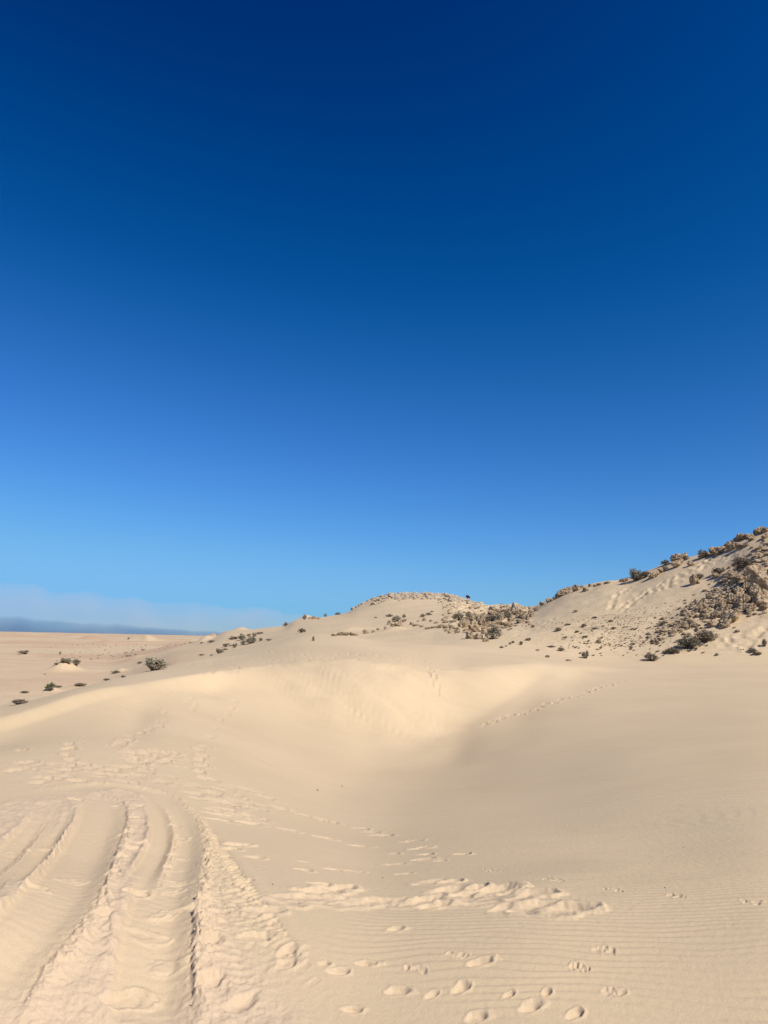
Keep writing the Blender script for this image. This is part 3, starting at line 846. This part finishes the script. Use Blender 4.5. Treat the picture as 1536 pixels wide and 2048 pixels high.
ROCKS = []
def build_objects():
    R = random.Random(42)
    stone = rock_material("weathered_limestone", (.165, .118, .078), (.52, .40, .265), (.43, .315, .20))
    pale = rock_material("pale_limestone", (.34, .27, .20), (.55, .45, .33), (.45, .36, .26))
    for s in range(9):
        me = rock_mesh("rock", 3 + s); me.materials.append(stone); ROCKS.append(me)
    palerock = rock_mesh("rock", 77); palerock.materials.append(pale)
    setup_shrubs()

    # ---------------- right-hand ridge: boulders and rocks along the skyline
    rock_row(R, [(1085, 1210, 13, 8), (1098, 1204, 14, 9), (1110, 1199, 10, 7), (1126, 1191, 32, 15, "widest tan boulder low on the right ridge crest, beside a smaller dark one"), (1137, 1181, 11, 8), (1152, 1182, 17, 13), (1164, 1176, 9, 6), (1171, 1182, 14, 8),
                 (1180, 1173, 8, 6), (1189, 1173, 7, 4), (1198, 1171, 10, 5), (1210, 1168, 8, 5), (1216, 1167, 10, 5), (1243, 1163, 9, 7), (1251, 1163, 14, 9)],
             "along the lower crest of the right ridge", "rocks along the lower crest of the right ridge")
    rock_row(R, [(1297, 1151, 10, 8), (1305, 1156, 20, 13), (1314, 1150, 13, 10), (1322, 1145, 14, 9), (1332, 1139, 12, 7)],
             "just above the round grey bush on the crest", "rocks above the grey bush on the crest")
    big = put_rock(R, 1352, 1124, 21, 17, "boulder", ROCKS[0], lean=0.0); tagged(big, "big pitted boulder standing against the sky, biggest of the stack on the right crest", "boulder")
    tagged(put_rock(R, 1366, 1117, 14, 14, "boulder", ROCKS[1], lean=.1), "yellowish upright boulder leaning on the biggest boulder of the crest stack", "boulder")
    tagged(put_rock(R, 1356, 1133, 25, 12, "boulder", ROCKS[2], lean=-.2), "low brown slab lying in front of the boulder stack on the crest", "boulder")
    tagged(put_rock(R, 1374, 1119, 13, 9, "rock", ROCKS[3]), "reddish tan rock at the right foot of the crest boulder stack", "rock")
    tagged(put_rock(R, 1383, 1131, 15, 10, "rock", ROCKS[4]), "small pale pair-shaped rock on the sand below the crest boulder stack", "rock")
    rock_row(R, [(1402, 1117, 14, 6), (1413, 1113, 9, 5), (1422, 1112, 10, 6), (1428, 1108, 21, 15), (1443, 1105, 19, 13), (1436, 1110, 14, 5), (1455, 1096, 14, 9), (1466, 1097, 26, 14), (1480, 1096, 20, 11), (1492, 1093, 13, 8)],
             "in the row right of the crest bush", "rocks in the row right of the crest bush")
    rock_row(R, [(1465, 1087, 16, 7), (1474, 1083, 14, 9), (1484, 1079, 22, 13), (1497, 1075, 16, 8), (1505, 1080, 18, 12), (1512, 1067, 12, 8), (1521, 1066, 24, 13), (1532, 1064, 14, 9), (1530, 1076, 16, 10)],
             "at the top of the ridge near the frame edge", "rocks at the top of the right ridge")
    rock_row(R, [(1504, 1096, 10, 4), (1517, 1099, 14, 4), (1529, 1101, 12, 5), (1516, 1114, 17, 10, "lone tan rock on the bare sand under the topmost ridge rocks")], "in the thin ledge line under the ridge top", "ledge rocks under the ridge top")
    # ---------------- the lone rocks on the slope
    tagged(put_rock(R, 1385, 1170, 17, 21, "boulder", ROCKS[5], lean=.25, sink=.12), "lone upright boulder casting a black shadow on the bare slope", "boulder")
    tagged(put_rock(R, 1396, 1167, 9, 8, "rock", ROCKS[6]), "small rock tucked behind the lone upright boulder", "rock")
    tagged(put_rock(R, 1432, 1155, 15, 10, "rock", ROCKS[7]), "lone tan rock below the dark bush on the open slope", "rock")
    tagged(put_rock(R, 1463, 1159, 31, 17, "boulder", ROCKS[8], lean=-.3), "broad grey boulder above the big outcrop, shadow on its left", "boulder")
    tagged(put_rock(R, 1442, 1166, 13, 4, "rock"), "thin flat stone left of the broad grey boulder", "rock")
    # ---------------- the outcrop
    rock_row(R, [(1524, 1172, 46, 44, "largest pale block at the upper right of the outcrop"), (1530, 1203, 36, 24, "smooth grey boulder low on the outcrop's right side"), (1516, 1206, 17, 16), (1492, 1208, 30, 18, "yellowish boulder jutting from the middle of the outcrop"),
                 (1505, 1219, 22, 12), (1489, 1219, 30, 11), (1473, 1239, 34, 17, "overhanging brown boulder above the outcrop's deepest shadow"), (1500, 1226, 14, 9), (1527, 1217, 11, 6, "small dark rock on clear sand right of the outcrop"), (1453, 1252, 30, 14, "broad rock at the lowest tip of the outcrop"),
                 (1512, 1186, 26, 18), (1496, 1180, 22, 16), (1480, 1190, 24, 14), (1466, 1203, 24, 14), (1448, 1212, 22, 12)],
             "among the largest outcrop boulders", "large boulders of the outcrop", "boulder", "boulder", lean=-.45)
    band = []
    for i in range(86):
        t = R.random() ** .8
        cx = 1345 + 195 * t; cy = 1262 - 96 * t ** 1.25
        off = R.gauss(0, .5); hw = 16 + 30 * t
        w = 6 + 12 * R.random() ** 1.8 + 12 * t * R.random() ** 2
        band.append((cx + off * hw * .62, cy + off * hw * .78, w, w * R.uniform(.45, .8)))
    band.sort()
    bins = [[] for _ in range(7)]
    for i, b in enumerate(band): bins[min(6, i * 7 // len(band))].append(b)
    names = ["at the outcrop's thin lower tail", "above the bush under the outcrop", "in the outcrop's lower part", "left of the outcrop's middle", "in the middle of the outcrop", "right of the outcrop's middle", "at the outcrop's right end"]
    for b, nm in zip(bins, names): rock_row(R, b, nm, "rocks of the outcrop " + nm, lean=-.45)
    # ---------------- rocks of the saddle in the middle
    o = put_rock(R, 1030, 1222, 21, 19, "boulder", palerock, lean=.05); tagged(o, "pale cream block standing against the sky in the saddle", "boulder")
    rock_row(R, [(926, 1256, 22, 21, "tan boulder above the rock heap, left of the big dark bush"), (951, 1264, 27, 24, "biggest tan boulder of the heap left of the dark bush"), (940, 1277, 17, 18), (954, 1278, 22, 12), (962, 1253, 16, 18), (914, 1266, 12, 10), (903, 1258, 13, 8), (980, 1254, 20, 11), (996, 1248, 17, 9),
                 (971, 1283, 14, 8, "small dark rock at the foot of the big dark bush"), (966, 1268, 13, 10), (1014, 1252, 16, 10)],
             "in the heap left of the dark bush", "rocks in the heap left of the dark bush")
    sad = []
    for i in range(64):
        t = R.random(); sad.append((935 + 125 * t + R.uniform(-8, 8), 1222 + 20 * abs(R.gauss(0, .6)) + (6 if t < .4 else 0), R.uniform(7, 17), R.uniform(5, 11)))
    sad.sort()
    for j, nm in enumerate(("on the saddle below the person", "on the saddle left of its middle", "in the middle of the saddle", "on the saddle left of the cream block", "on the saddle round the cream block", "on the saddle right of the cream block")):
        rock_row(R, sad[j * 64 // 6:(j + 1) * 64 // 6], nm, "rocks " + nm)
    rock_row(R, [(1054, 1240, 10, 10), (1062, 1234, 10, 8), (1072, 1222, 13, 9), (1040, 1246, 12, 7), (1066, 1254, 8, 5), (1059, 1250, 7, 5), (1022, 1259, 6, 4), (1017, 1261, 5, 4)],
             "on the sand right of the saddle", "rocks on the sand right of the saddle")
    # ---------------- row of rocks at the foot of the far hill
    rock_row(R, [(668, 1272, 12, 5), (680, 1271, 14, 7), (690, 1271, 16, 8), (705, 1271, 12, 8), (713, 1271, 9, 5), (731, 1267, 14, 8), (746, 1265, 8, 5), (757, 1260, 8, 5), (770, 1258, 6, 6)],
             "in the low line across the far sand", "rocks in the low line across the far sand")
    rock_row(R, [(779, 1249, 9, 10), (785, 1252, 10, 6), (793, 1252, 12, 9), (801, 1253, 11, 15), (808, 1244, 9, 6)], "in the dark heap under the far hill", "rocks in the dark heap under the far hill")
    rock_row(R, [(824, 1249, 10, 6), (831, 1252, 15, 5), (844, 1254, 11, 4), (849, 1241, 10, 6), (856, 1258, 12, 5), (867, 1256, 16, 4), (879, 1256, 11, 9), (836, 1243, 6, 4), (862, 1243, 8, 4), (872, 1247, 9, 4), (888, 1246, 9, 5), (893, 1260, 7, 4)],
             "in the row right of the dark heap", "rocks in the row right of the dark heap")
    rock_row(R, [(620, 1237, 8, 4), (629, 1238, 12, 6), (638, 1238, 8, 4)], "on the skyline hump left of the far hill", "rocks on the skyline hump")
    # single stones on the slope
    tagged(put_rock(R, 1199, 1286, 14, 8, "rock", lean=-.5), "dark purple-brown stone alone on the speckled slope", "rock")
    tagged(put_rock(R, 1095, 1315, 9, 5, "rock"), "dark stone at the lower left end of the speckled slope", "rock")
    tagged(put_rock(R, 1151, 1224, 9, 5, "rock"), "dark stone high on the bare slope under the ridge crest", "rock")
    rock_row(R, [(1307, 1283, 9, 6), (1314, 1286, 10, 8), (1321, 1281, 8, 6), (1311, 1278, 7, 4)], "in the reddish clump on the speckled slope", "reddish stones on the speckled slope")
    for i in range(60):
        px = R.uniform(1120, 1400); py = R.uniform(1246, 1312)
        if py < 1300 - (px - 1120) * .22 or py > 1318 - abs(px - 1250) * .1: py = R.uniform(1272, 1300)
        s = R.uniform(3.0, 5.5)
        o = put_rock(R, px, py, s * 1.2, s * .5, "stone", lean=-.45)
        tagged(o, "small brown stone scattered on the speckled slope under the right ridge", "stone", "small stones on the speckled slope")
    # dark specks on the near sand
    for (px, py, w, lab) in [(765, 1756, 3.4, "tiny black pebble on the sand above the line of scuffed prints"), (635, 1581, 6, "small dark twig bit in the hollow, left one"), (684, 1573, 4, "small dark pebble in the hollow, right one"), (258, 1566, 3.5, "dark pebble at the far bend of the wheel tracks"),
                             (1330, 1776, 4.4, "dark pebble beside the small animal prints on the right"), (1467, 1850, 3, "tiny dark pebble on the rippled sand at the right edge"), (1366, 1696, 3, "tiny dark pebble on smooth sand on the right"), (1198, 1847, 3, "tiny pebble right of the scuffed line"),
                             (545, 1769, 4, "dark crumb between wheel tracks and scuffed line"), (254, 1741, 6, "dark crumb in the middle of the wheel tracks"), (381, 2012, 6, "dark clod on the right rim of the widest wheel track")]:
        o = put_rock(R, px, py, w * .62, w * .45, "pebble"); tagged(o, lab, "pebble")

    # ---------------- shrubs
    D, Lw, B, S = 'dense', 'low', 'bare', 'spiky'
    put_shrub(R, 308, 1341, 46, 22, D, "large rounded grey-brown bush on the dune's far edge at the left")
    put_shrub(R, 100, 1382, 18, 13, S, "small green spiky bush on the flat behind the left dune")
    shrub_row(R, [(113, 1329, 9, 5, Lw), (127, 1325, 14, 8, D), (137, 1327, 11, 9, D), (152, 1331, 17, 11, D)], "on the crest of the sand mound out on the plain", "shrubs on the sand mound on the plain", "dark green")
    shrub_row(R, [(48, 1306, 20, 6, Lw), (120, 1309, 4, 5, D, "tiny dark round bush alone in the middle of the plain"), (90, 1349, 5, 2, Lw, "tiny faint tuft on bare sand left of the plain's sand mound"), (162, 1372, 21, 8, Lw, "brown domed bush right of the green spiky bush"),
                  (118, 1375, 16, 5, Lw, "low strip of brown twigs touching the green spiky bush"), (48, 1386, 17, 5, Lw, "low brown bush left of the green spiky bush"), (37, 1409, 34, 9, B, "sprawling dry bush nearest the frame's left edge"),
                  (232, 1346, 20, 6, Lw, "flat brown bush capping a small sand bump left of the large bush"), (213, 1361, 14, 4, B, "sparse grey twigs on the sand below the flat brown bush"), (246, 1355, 12, 4, B, "sparse twigs between flat brown bush and large bush"),
                  (256, 1313, 14, 3, Lw), (280, 1327, 12, 5, Lw), (257, 1278, 5, 3, D)],
              "among the far shrubs of the plain", "far shrubs of the plain", "dark")
    shrub_row(R, [(403, 1287, 8, 4, Lw), (423, 1285, 15, 6, Lw), (403, 1311, 12, 4, Lw), (423, 1311, 7, 3, Lw), (438, 1307, 17, 9, D), (450, 1300, 12, 4, Lw), (454, 1293, 19, 8, Lw), (467, 1279, 21, 8, Lw), (470, 1295, 12, 8, D), (483, 1270, 7, 4, Lw), (484, 1280, 21, 9, D), (486, 1289, 13, 8, D),
                  (498, 1272, 10, 6, Lw), (502, 1287, 25, 12, D), (508, 1274, 10, 8, D), (520, 1268, 18, 5, Lw), (521, 1282, 9, 6, D), (538, 1281, 16, 3, B)],
              "in the cluster on the slope beyond the dune", "shrubs on the slope beyond the dune")
    shrub_row(R, [(571, 1252, 11, 7, D), (609, 1239, 9, 9, D), (651, 1233, 7, 6, D), (676, 1229, 14, 6, Lw)], "on the skyline left of the far hill", "shrubs on the skyline left of the far hill")
    put_shrub(R, 604, 1265, 16, 8, D, "dark domed bush alone on smooth sand under the skyline")
    put_shrub(R, 627, 1282, 7, 9, D, "small black upright bush alone on the dune top")
    shrub_row(R, [(779, 1233, 17, 6, Lw), (808, 1235, 9, 6, D), (809, 1242, 9, 4, D), (793, 1243, 20, 11, D), (845, 1234, 11, 6, D), (857, 1230, 15, 6, Lw), (751, 1236, 7, 3, Lw), (864, 1224, 8, 3, Lw)], "around the dark heap under the far hill", "shrubs under the far hill")
    shrub_row(R, [(917, 1240, 24, 14, D), (936, 1238, 14, 12, D), (988, 1243, 40, 14, D), (1016, 1235, 17, 9, D), (986, 1278, 36, 25, D, "big dark bush at the foot of the saddle rocks"), (972, 1246, 12, 10, Lw), (1037, 1246, 14, 7, D), (1045, 1236, 9, 7, D)], "among the saddle rocks", "shrubs among the saddle rocks")
    shrub_row(R, [(1003, 1296, 9, 5, Lw), (1020, 1289, 6, 4, D), (1026, 1286, 9, 4, B), (1042, 1290, 9, 7, D), (1057, 1281, 13, 7, Lw), (1012, 1293, 5, 3, Lw)], "in the small row right of the big dark bush", "small shrubs right of the big dark bush")
    put_shrub(R, 1272, 1161, 31, 21, D, "round grey-green bush standing on the right ridge crest")
    put_shrub(R, 1292, 1154, 20, 11, B, "low brown dry bush just right of the round crest bush")
    put_shrub(R, 1332, 1129, 19, 8, D, "small bush on the crest left of the boulder stack")
    put_shrub(R, 1406, 1115, 25, 14, D, "dark round bush on the crest right of the boulder stack")
    put_shrub(R, 1484, 1138, 42, 22, B, "wide twiggy dry bush above the outcrop")
    put_shrub(R, 1436, 1148, 29, 15, Lw, "dark purple-brown bush on the open slope beside the twiggy bush")
    put_shrub(R, 1399, 1157, 18, 9, B, "dry twigs sprouting behind the lone upright boulder")
    put_shrub(R, 1378, 1297, 46, 21, D, "big grey bush below the outcrop, darkest on its left")
    put_shrub(R, 1412, 1283, 52, 20, B, "grey twiggy bush joining the big grey bush to the outcrop")
    put_shrub(R, 1345, 1306, 32, 9, B, "low trailing twigs left of the big grey bush")
    put_shrub(R, 1302, 1321, 32, 13, B, "pale dry bush at the end of the trailing twigs")
    put_shrub(R, 1374, 1249, 24, 12, Lw, "brown low bush on the slope left of the outcrop")
    put_shrub(R, 1322, 1251, 15, 10, Lw, "small brown bush high on the speckled slope")
    put_shrub(R, 1171, 1317, 15, 14, D, "upright tuft at the foot of the speckled slope")
    shrub_row(R, [(1529, 1293, 11, 13, B), (1505, 1304, 15, 7, D), (1514, 1309, 20, 5, B), (1484, 1300, 9, 3, Lw), (1434, 1311, 8, 4, D)], "on the sand right of the big grey bush", "shrubs on the sand right of the big grey bush", "grey")
    shrub_row(R, [(1122, 1302, 15, 7, B), (1103, 1294, 20, 4, Lw), (1117, 1262, 16, 7, B), (1135, 1250, 14, 4, Lw), (1168, 1253, 12, 5, B), (1190, 1258, 12, 4, Lw), (1222, 1243, 12, 4, Lw), (1228, 1257, 13, 4, Lw), (1190, 1236, 10, 4, Lw), (1130, 1276, 10, 4, Lw), (1075, 1301, 9, 3, Lw), (1137, 1322, 12, 4, Lw), (1154, 1265, 9, 4, B), (1171, 1275, 12, 5, Lw)],
              "on the left half of the speckled slope", "tufts on the left half of the speckled slope", "brown", "tuft")
    for i in range(62):
        px = R.uniform(1150, 1420); py = R.uniform(1252, 1312)
        w = R.uniform(5.5, 8.8)
        put_shrub(R, px, py, w, w * R.uniform(.28, .5), R.choice([Lw, B, B]), "small dark dry tuft on the speckled slope below the right ridge", "small tufts on the speckled slope", "tuft", "tuft")

    # ---------------- uncountable stones
    def back(R, n):
        px = []; rr = []
        while len(px) < n:
            p = R.uniform(690, 965); r = R.uniform(118, 172)
            if R.random() < float(rough_mask(np.array([deg(p)]), np.array([r]))[0]) and (p > 745 or r > 145): px.append(p); rr.append(r)
        x, y, z = ground_many(px, rr)
        return [(x[i], y[i], z[i], 0.36 + .75 * R.random() ** 2) for i in range(n)]
    scatter_rubble("hilltop_rubble", R, 2600, None, None, "stony rubble covering the far hill's rounded top", "rubble", pale, back)
    def sadd(R, n):
        px = [R.uniform(885, 1062) for _ in range(n)]; rr = [R.uniform(66, 112) for _ in range(n)]
        x, y, z = ground_many(px, rr)
        return [(x[i], y[i], z[i], 0.14 + .42 * R.random() ** 2) for i in range(n)]
    scatter_rubble("saddle_rubble", R, 600, None, None, "loose rubble between the saddle rocks", "rubble", stone, sadd)
    def outc(R, n):
        out = []; px = []; rr = []
        while len(px) < n:
            p = R.uniform(1275, 1600); r = R.uniform(54, 68)
            if R.random() < float(outcrop_mask(np.array([deg(p)]), np.array([r]))[0]) ** .7: px.append(p); rr.append(r)
        x, y, z = ground_many(px, rr)
        return [(x[i], y[i], z[i], .08 + .30 * R.random() ** 2.5) for i in range(n)]
    scatter_rubble("outcrop_rubble", R, 1100, None, None, "broken stones filling the gaps of the outcrop", "rubble", stone, outc)
    def slope(R, n):
        px = []; rr = []
        while len(px) < n:
            p = R.gauss(1250, 75); r = R.uniform(54.5, 63)
            if 1090 < p < 1420: px.append(p); rr.append(r)
        x, y, z = ground_many(px, rr)
        return [(x[i], y[i], z[i], .035 + .09 * R.random() ** 2) for i in range(n)]
    scatter_rubble("slope_gravel", R, 1100, None, None, "fine gravel sprinkled over the speckled slope", "gravel", stone, slope)
    def pl(R, n):
        px = []; rr = []
        while len(px) < n:
            p = R.gauss(215, 60) if R.random() < .6 else R.uniform(250, 470); r = R.uniform(170, 420)
            px.append(p); rr.append(r)
        x, y, z = ground_many(px, rr)
        return [(x[i], y[i], z[i], .25 + .5 * R.random() ** 2) for i in range(n)]
    scatter_rubble("plain_scrub", R, 260, None, None, "dark specks of scrub and stones scattered far out on the plain", "scrub", SHRUB['low'][0][1].materials[0], pl)
    build_person(R)
    build_clouds()

# ------------------------------------------------------------------ the person with an umbrella on the far hill
def simple(name, col, rough=.8):
    m, t, b = nt(name)
    tc = t.nodes.new("ShaderNodeTexCoord")
    n = noise_(t, tc.outputs['Object'], 14.0, 3)
    t.links.new(mixc(t, n, tuple(c * .85 for c in col), tuple(min(1, c * 1.12) for c in col)), b.inputs['Base Color'])
    b.inputs['Roughness'].default_value = rough
    return m

def build_person(R):
    p, r = terrain_at(936, 1212)
    az = math.atan2(p.x, p.y); _, s_top = azs(936, 1199); rr = 165.0
    for i in range(60):                      # a few steps behind the brow, so that the brow hides the legs
        x, y = rr * math.sin(az), rr * math.cos(az); z = ground_z(x, y)
        if (z + 0.8 - EYE) / rr <= float(s_top): break
        rr += .5
    root = bpy.data.objects.new("person", None); COL.objects.link(root); root.location = (x, y, z); root.rotation_euler = (0, 0, 2.6)
    tagged(root, "person in a long pink robe standing under a maroon umbrella on the far hill", "person")
    skin = simple("skin", (.28, .17, .11)); pink = simple("pink_cloth", (.55, .33, .32)); dark = simple("dark_hair", (.03, .022, .018)); maroon = simple("maroon_cloth", (.13, .02, .04)); metal = simple("umbrella_metal", (.10, .10, .10), .4)
    V = [((0, 0, .92), .13), ((0, 0, 1.12), .12), ((0, 0, 1.34), .145), ((0, 0, 1.43), .06), ((0, .01, 1.50), .075), ((0, .015, 1.60), .085), ((0, 0, 1.68), .05),
         ((.17, 0, 1.36), .055), ((.25, .08, 1.12), .042), ((.17, .24, 1.20), .034), ((.15, .30, 1.24), .028),
         ((-.17, 0, 1.36), .055), ((-.23, .01, 1.08), .042), ((-.24, .07, .84), .034), ((-.24, .10, .75), .028),
         ((.09, 0, .86), .085), ((.10, .02, .48), .062), ((.10, -.02, .08), .042), ((.10, .12, .03), .035),
         ((-.09, 0, .86), .085), ((-.10, .02, .48), .062), ((-.10, -.02, .08), .042), ((-.10, .12, .03), .035), ((0, .105, 1.555), .018)]
    E = [(0, 1), (1, 2), (2, 3), (3, 4), (4, 5), (5, 6), (2, 7), (7, 8), (8, 9), (9, 10), (2, 11), (11, 12), (12, 13), (13, 14), (0, 15), (15, 16), (16, 17), (17, 18), (0, 19), (19, 20), (20, 21), (21, 22), (5, 23)]
    # fingers and thumbs: short chains rooted in each palm
    for (base, d, s) in ((10, Vector((-.02, .05, .02)), 1), (14, Vector((0, .01, -.055)), -1)):
        c = Vector(V[base][0])
        for k in range(4):
            o = c + Vector(((k - 1.5) * .018, 0, 0)); i = len(V)
            V.append((tuple(o + d * .6), .010)); V.append((tuple(o + d * (1.15 - .1 * abs(k - 1.5))), .009)); V.append((tuple(o + d * (1.5 - .14 * abs(k - 1.5)) + Vector((0, .014, .008))), .008))
            E += [(base, i), (i, i + 1), (i + 1, i + 2)]
        i = len(V); V.append((tuple(c + Vector((.03 * s, .012, 0)) + d * .3), .010)); V.append((tuple(c + Vector((.042 * s, .026, 0)) + d * .75), .009)); E += [(base, i), (i, i + 1)]
    me = bpy.data.meshes.new("body"); me.from_pydata([v for v, _ in V], E, []); me.materials.append(skin)
    body = bpy.data.objects.new("body", me); COL.objects.link(body); body.parent = root
    body.modifiers.new("skin", 'SKIN'); sv = me.skin_vertices[0].data
    for i, (_, rad) in enumerate(V): sv[i].radius = (rad, rad)
    sv[0].use_root = True
    body.modifiers.new("smooth", 'SUBSURF').levels = 1; body.modifiers["smooth"].render_levels = 1
    def lathe(name, prof, mat, par, n=20, fold=0.0, cx=0, cy=0):
        bm = bmesh.new(); rings = []
        for (rad, zz) in prof:
            rings.append([bm.verts.new((cx + rad * (1 + fold * math.sin(5 * a + zz * 4)) * math.cos(a), cy + .78 * rad * (1 + fold * math.sin(5 * a + zz * 4)) * math.sin(a), zz)) for a in [2 * math.pi * i / n for i in range(n)]])
        for a, b in zip(rings, rings[1:]):
            for i in range(n): bm.faces.new((a[i], a[(i + 1) % n], b[(i + 1) % n], b[i]))
        m = bpy.data.meshes.new(name); bm.to_mesh(m); bm.free(); m.materials.append(mat)
        for f in m.polygons: f.use_smooth = True
        o = bpy.data.objects.new(name, m); COL.objects.link(o); o.parent = par
        so = o.modifiers.new("thick", 'SOLIDIFY'); so.thickness = .006
        return o
    lathe("robe", [(.31, .10), (.28, .45), (.24, .80), (.20, 1.02), (.215, 1.22), (.20, 1.36), (.11, 1.435)], pink, root, fold=.07)
    lathe("headscarf", [(.16, 1.36), (.115, 1.46), (.108, 1.56), (.10, 1.64), (.05, 1.70), (.005, 1.715)], pink, root, cy=-.035)
    # umbrella, held tilted towards the sun
    u = bpy.data.objects.new("umbrella", None); COL.objects.link(u)
    hand = Matrix.Rotation(2.6, 4, 'Z') @ Vector((.14, .34, 1.26)) + Vector((x, y, z))
    u.location = hand; u.rotation_euler = (-.5, .55, 0)
    tagged(u, "open maroon umbrella held by the person on the far hill", "umbrella")
    def part(name, bm, mat, par=u):
        m = bpy.data.meshes.new(name); bm.to_mesh(m); bm.free(); m.materials.append(mat)
        o = bpy.data.objects.new(name, m); COL.objects.link(o); o.parent = par; return o
    bm = bmesh.new(); n = 8; top = bm.verts.new((0, 0, .84)); prev = None
    for j in range(1, 6):
        t = j / 5; rad = .55 * math.sin(t * 1.25) / math.sin(1.25); zz = .84 - .24 * t ** 2
        ring = [bm.verts.new((rad * (1 - .06 * (i % 2) * t) * math.cos(i * math.pi / n), rad * (1 - .06 * (i % 2) * t) * math.sin(i * math.pi / n), zz + .02 * (i % 2) * t)) for i in range(2 * n)]
        for i in range(2 * n):
            if prev is None: bm.faces.new((top, ring[i], ring[(i + 1) % (2 * n)]))
            else: bm.faces.new((prev[i], ring[i], ring[(i + 1) % (2 * n)], prev[(i + 1) % (2 * n)]))
        prev = ring
    c = part("canopy", bm, maroon); so = c.modifiers.new("thick", 'SOLIDIFY'); so.thickness = .004
    bm = bmesh.new(); twig(bm, Vector((0, 0, -.06)), Vector((0, 0, .90)), .009, .006, 8); part("shaft", bm, metal)
    bm = bmesh.new(); pts = [Vector((0, 0, -.02)), Vector((0, 0, -.12)), Vector((.02, 0, -.155)), Vector((.05, 0, -.15)), Vector((.06, 0, -.12))]
    for a, b in zip(pts, pts[1:]): twig(bm, a, b, .015, .015, 8)
    part("handle", bm, dark)
    for i in range(8):
        bm = bmesh.new(); a = i * 2 * math.pi / 8
        twig(bm, Vector((0, 0, .83)), Vector((.53 * math.cos(a), .53 * math.sin(a), .595)), .003, .003, 3); part("rib", bm, metal)

# ------------------------------------------------------------------ cloud banks low in the west
def cloud_volume(name, color, dens, aniso=.0):
    m = bpy.data.materials.new(name); m.use_nodes = True; t = m.node_tree; t.nodes.clear()
    out = t.nodes.new("ShaderNodeOutputMaterial"); v = t.nodes.new("ShaderNodeVolumePrincipled")
    v.inputs['Color'].default_value = (*color, 1); v.inputs['Density'].default_value = dens; v.inputs['Anisotropy'].default_value = aniso
    t.links.new(v.outputs[0], out.inputs['Volume'])
    return m

def cloud_bank(name, label, D, tops, foot, thick, mat, seed, power=.8):
    """a long low bank of cloud, thickest at its foot and thinning to nothing at its upper edge.
       tops: (bearing pixel, pixel height of the upper edge)."""
    xs = np.arange(tops[0][0], tops[-1][0] + .1, 4.0)
    ty = pchip1([t[0] for t in tops], [t[1] for t in tops], xs)
    nz = 14; V = []; nx = len(xs)
    front = np.zeros((nx, nz, 3)); backs = np.zeros((nx, nz, 3))
    for i, px in enumerate(xs):
        az, s = azs(px, ty[i]); az = float(az); s = float(s)
        _, sf = azs(px, foot); zf = -60.0; zt = EYE + s * D
        zt += (fbm(np.array([px * .02]), np.array([seed * 3.3]), seed, 4)[0]) * 22 * D / 9000
        for j in range(nz):
            h = j / (nz - 1)
            th = thick * (1 - h) ** power * (.8 + .35 * perlin(np.array([px * .012]), np.array([h * 2.0 + seed]), seed + 5)[0]) * (1 if 0 < i < nx - 1 else 0) + .5
            z = zf + (zt - zf) * h
            for arr, sg in ((front, -1), (backs, 1)):
                d = D + sg * th * .5
                arr[i, j] = (d * math.sin(az), d * math.cos(az), z)
    me = bpy.data.meshes.new(name)
    co = np.concatenate([front.reshape(-1, 3), backs.reshape(-1, 3)]); n = nx * nz
    F = []
    idx = lambda i, j, b: b * n + i * nz + j
    for i in range(nx - 1):
        for j in range(nz - 1):
            F.append((idx(i, j, 0), idx(i + 1, j, 0), idx(i + 1, j + 1, 0), idx(i, j + 1, 0)))
            F.append((idx(i, j, 1), idx(i, j + 1, 1), idx(i + 1, j + 1, 1), idx(i + 1, j, 1)))
        F.append((idx(i, 0, 0), idx(i, 0, 1), idx(i + 1, 0, 1), idx(i + 1, 0, 0)))
        F.append((idx(i, nz - 1, 0), idx(i + 1, nz - 1, 0), idx(i + 1, nz - 1, 1), idx(i, nz - 1, 1)))
    for i in (0, nx - 1):
        for j in range(nz - 1):
            f = (idx(i, j, 0), idx(i, j + 1, 0), idx(i, j + 1, 1), idx(i, j, 1))
            F.append(f if i == 0 else f[::-1])
    me.from_pydata(co.tolist(), [], F); me.materials.append(mat)
    o = bpy.data.objects.new(name, me); COL.objects.link(o)
    tagged(o, label, "cloud", None, "structure")

def build_clouds():
    pale = cloud_volume("pale_cloud", (.66, .76, .88), .75e-3)
    dim = cloud_volume("dim_cloud", (.13, .30, .56), 2.0e-3)
    cloud_bank("cloud_bank", "pale hazy bank of cloud low over the plain at the left", 12000, [(-260, 1150), (-120, 1158), (0, 1163), (60, 1166), (110, 1180), (190, 1183), (220, 1190), (270, 1194), (330, 1205), (380, 1203), (440, 1211), (520, 1215), (600, 1228), (650, 1245), (700, 1265)], 1275, 1500, pale, 3, .5)
    cloud_bank("haze_bank", "dark blue-grey band of haze lying along the horizon at the left", 9000, [(-260, 1216), (-120, 1222), (0, 1231), (110, 1240), (200, 1246), (300, 1253), (420, 1264), (520, 1274)], 1275, 900, dim, 8, .75)
make_camera()
make_light()
build_ground()
build_objects()
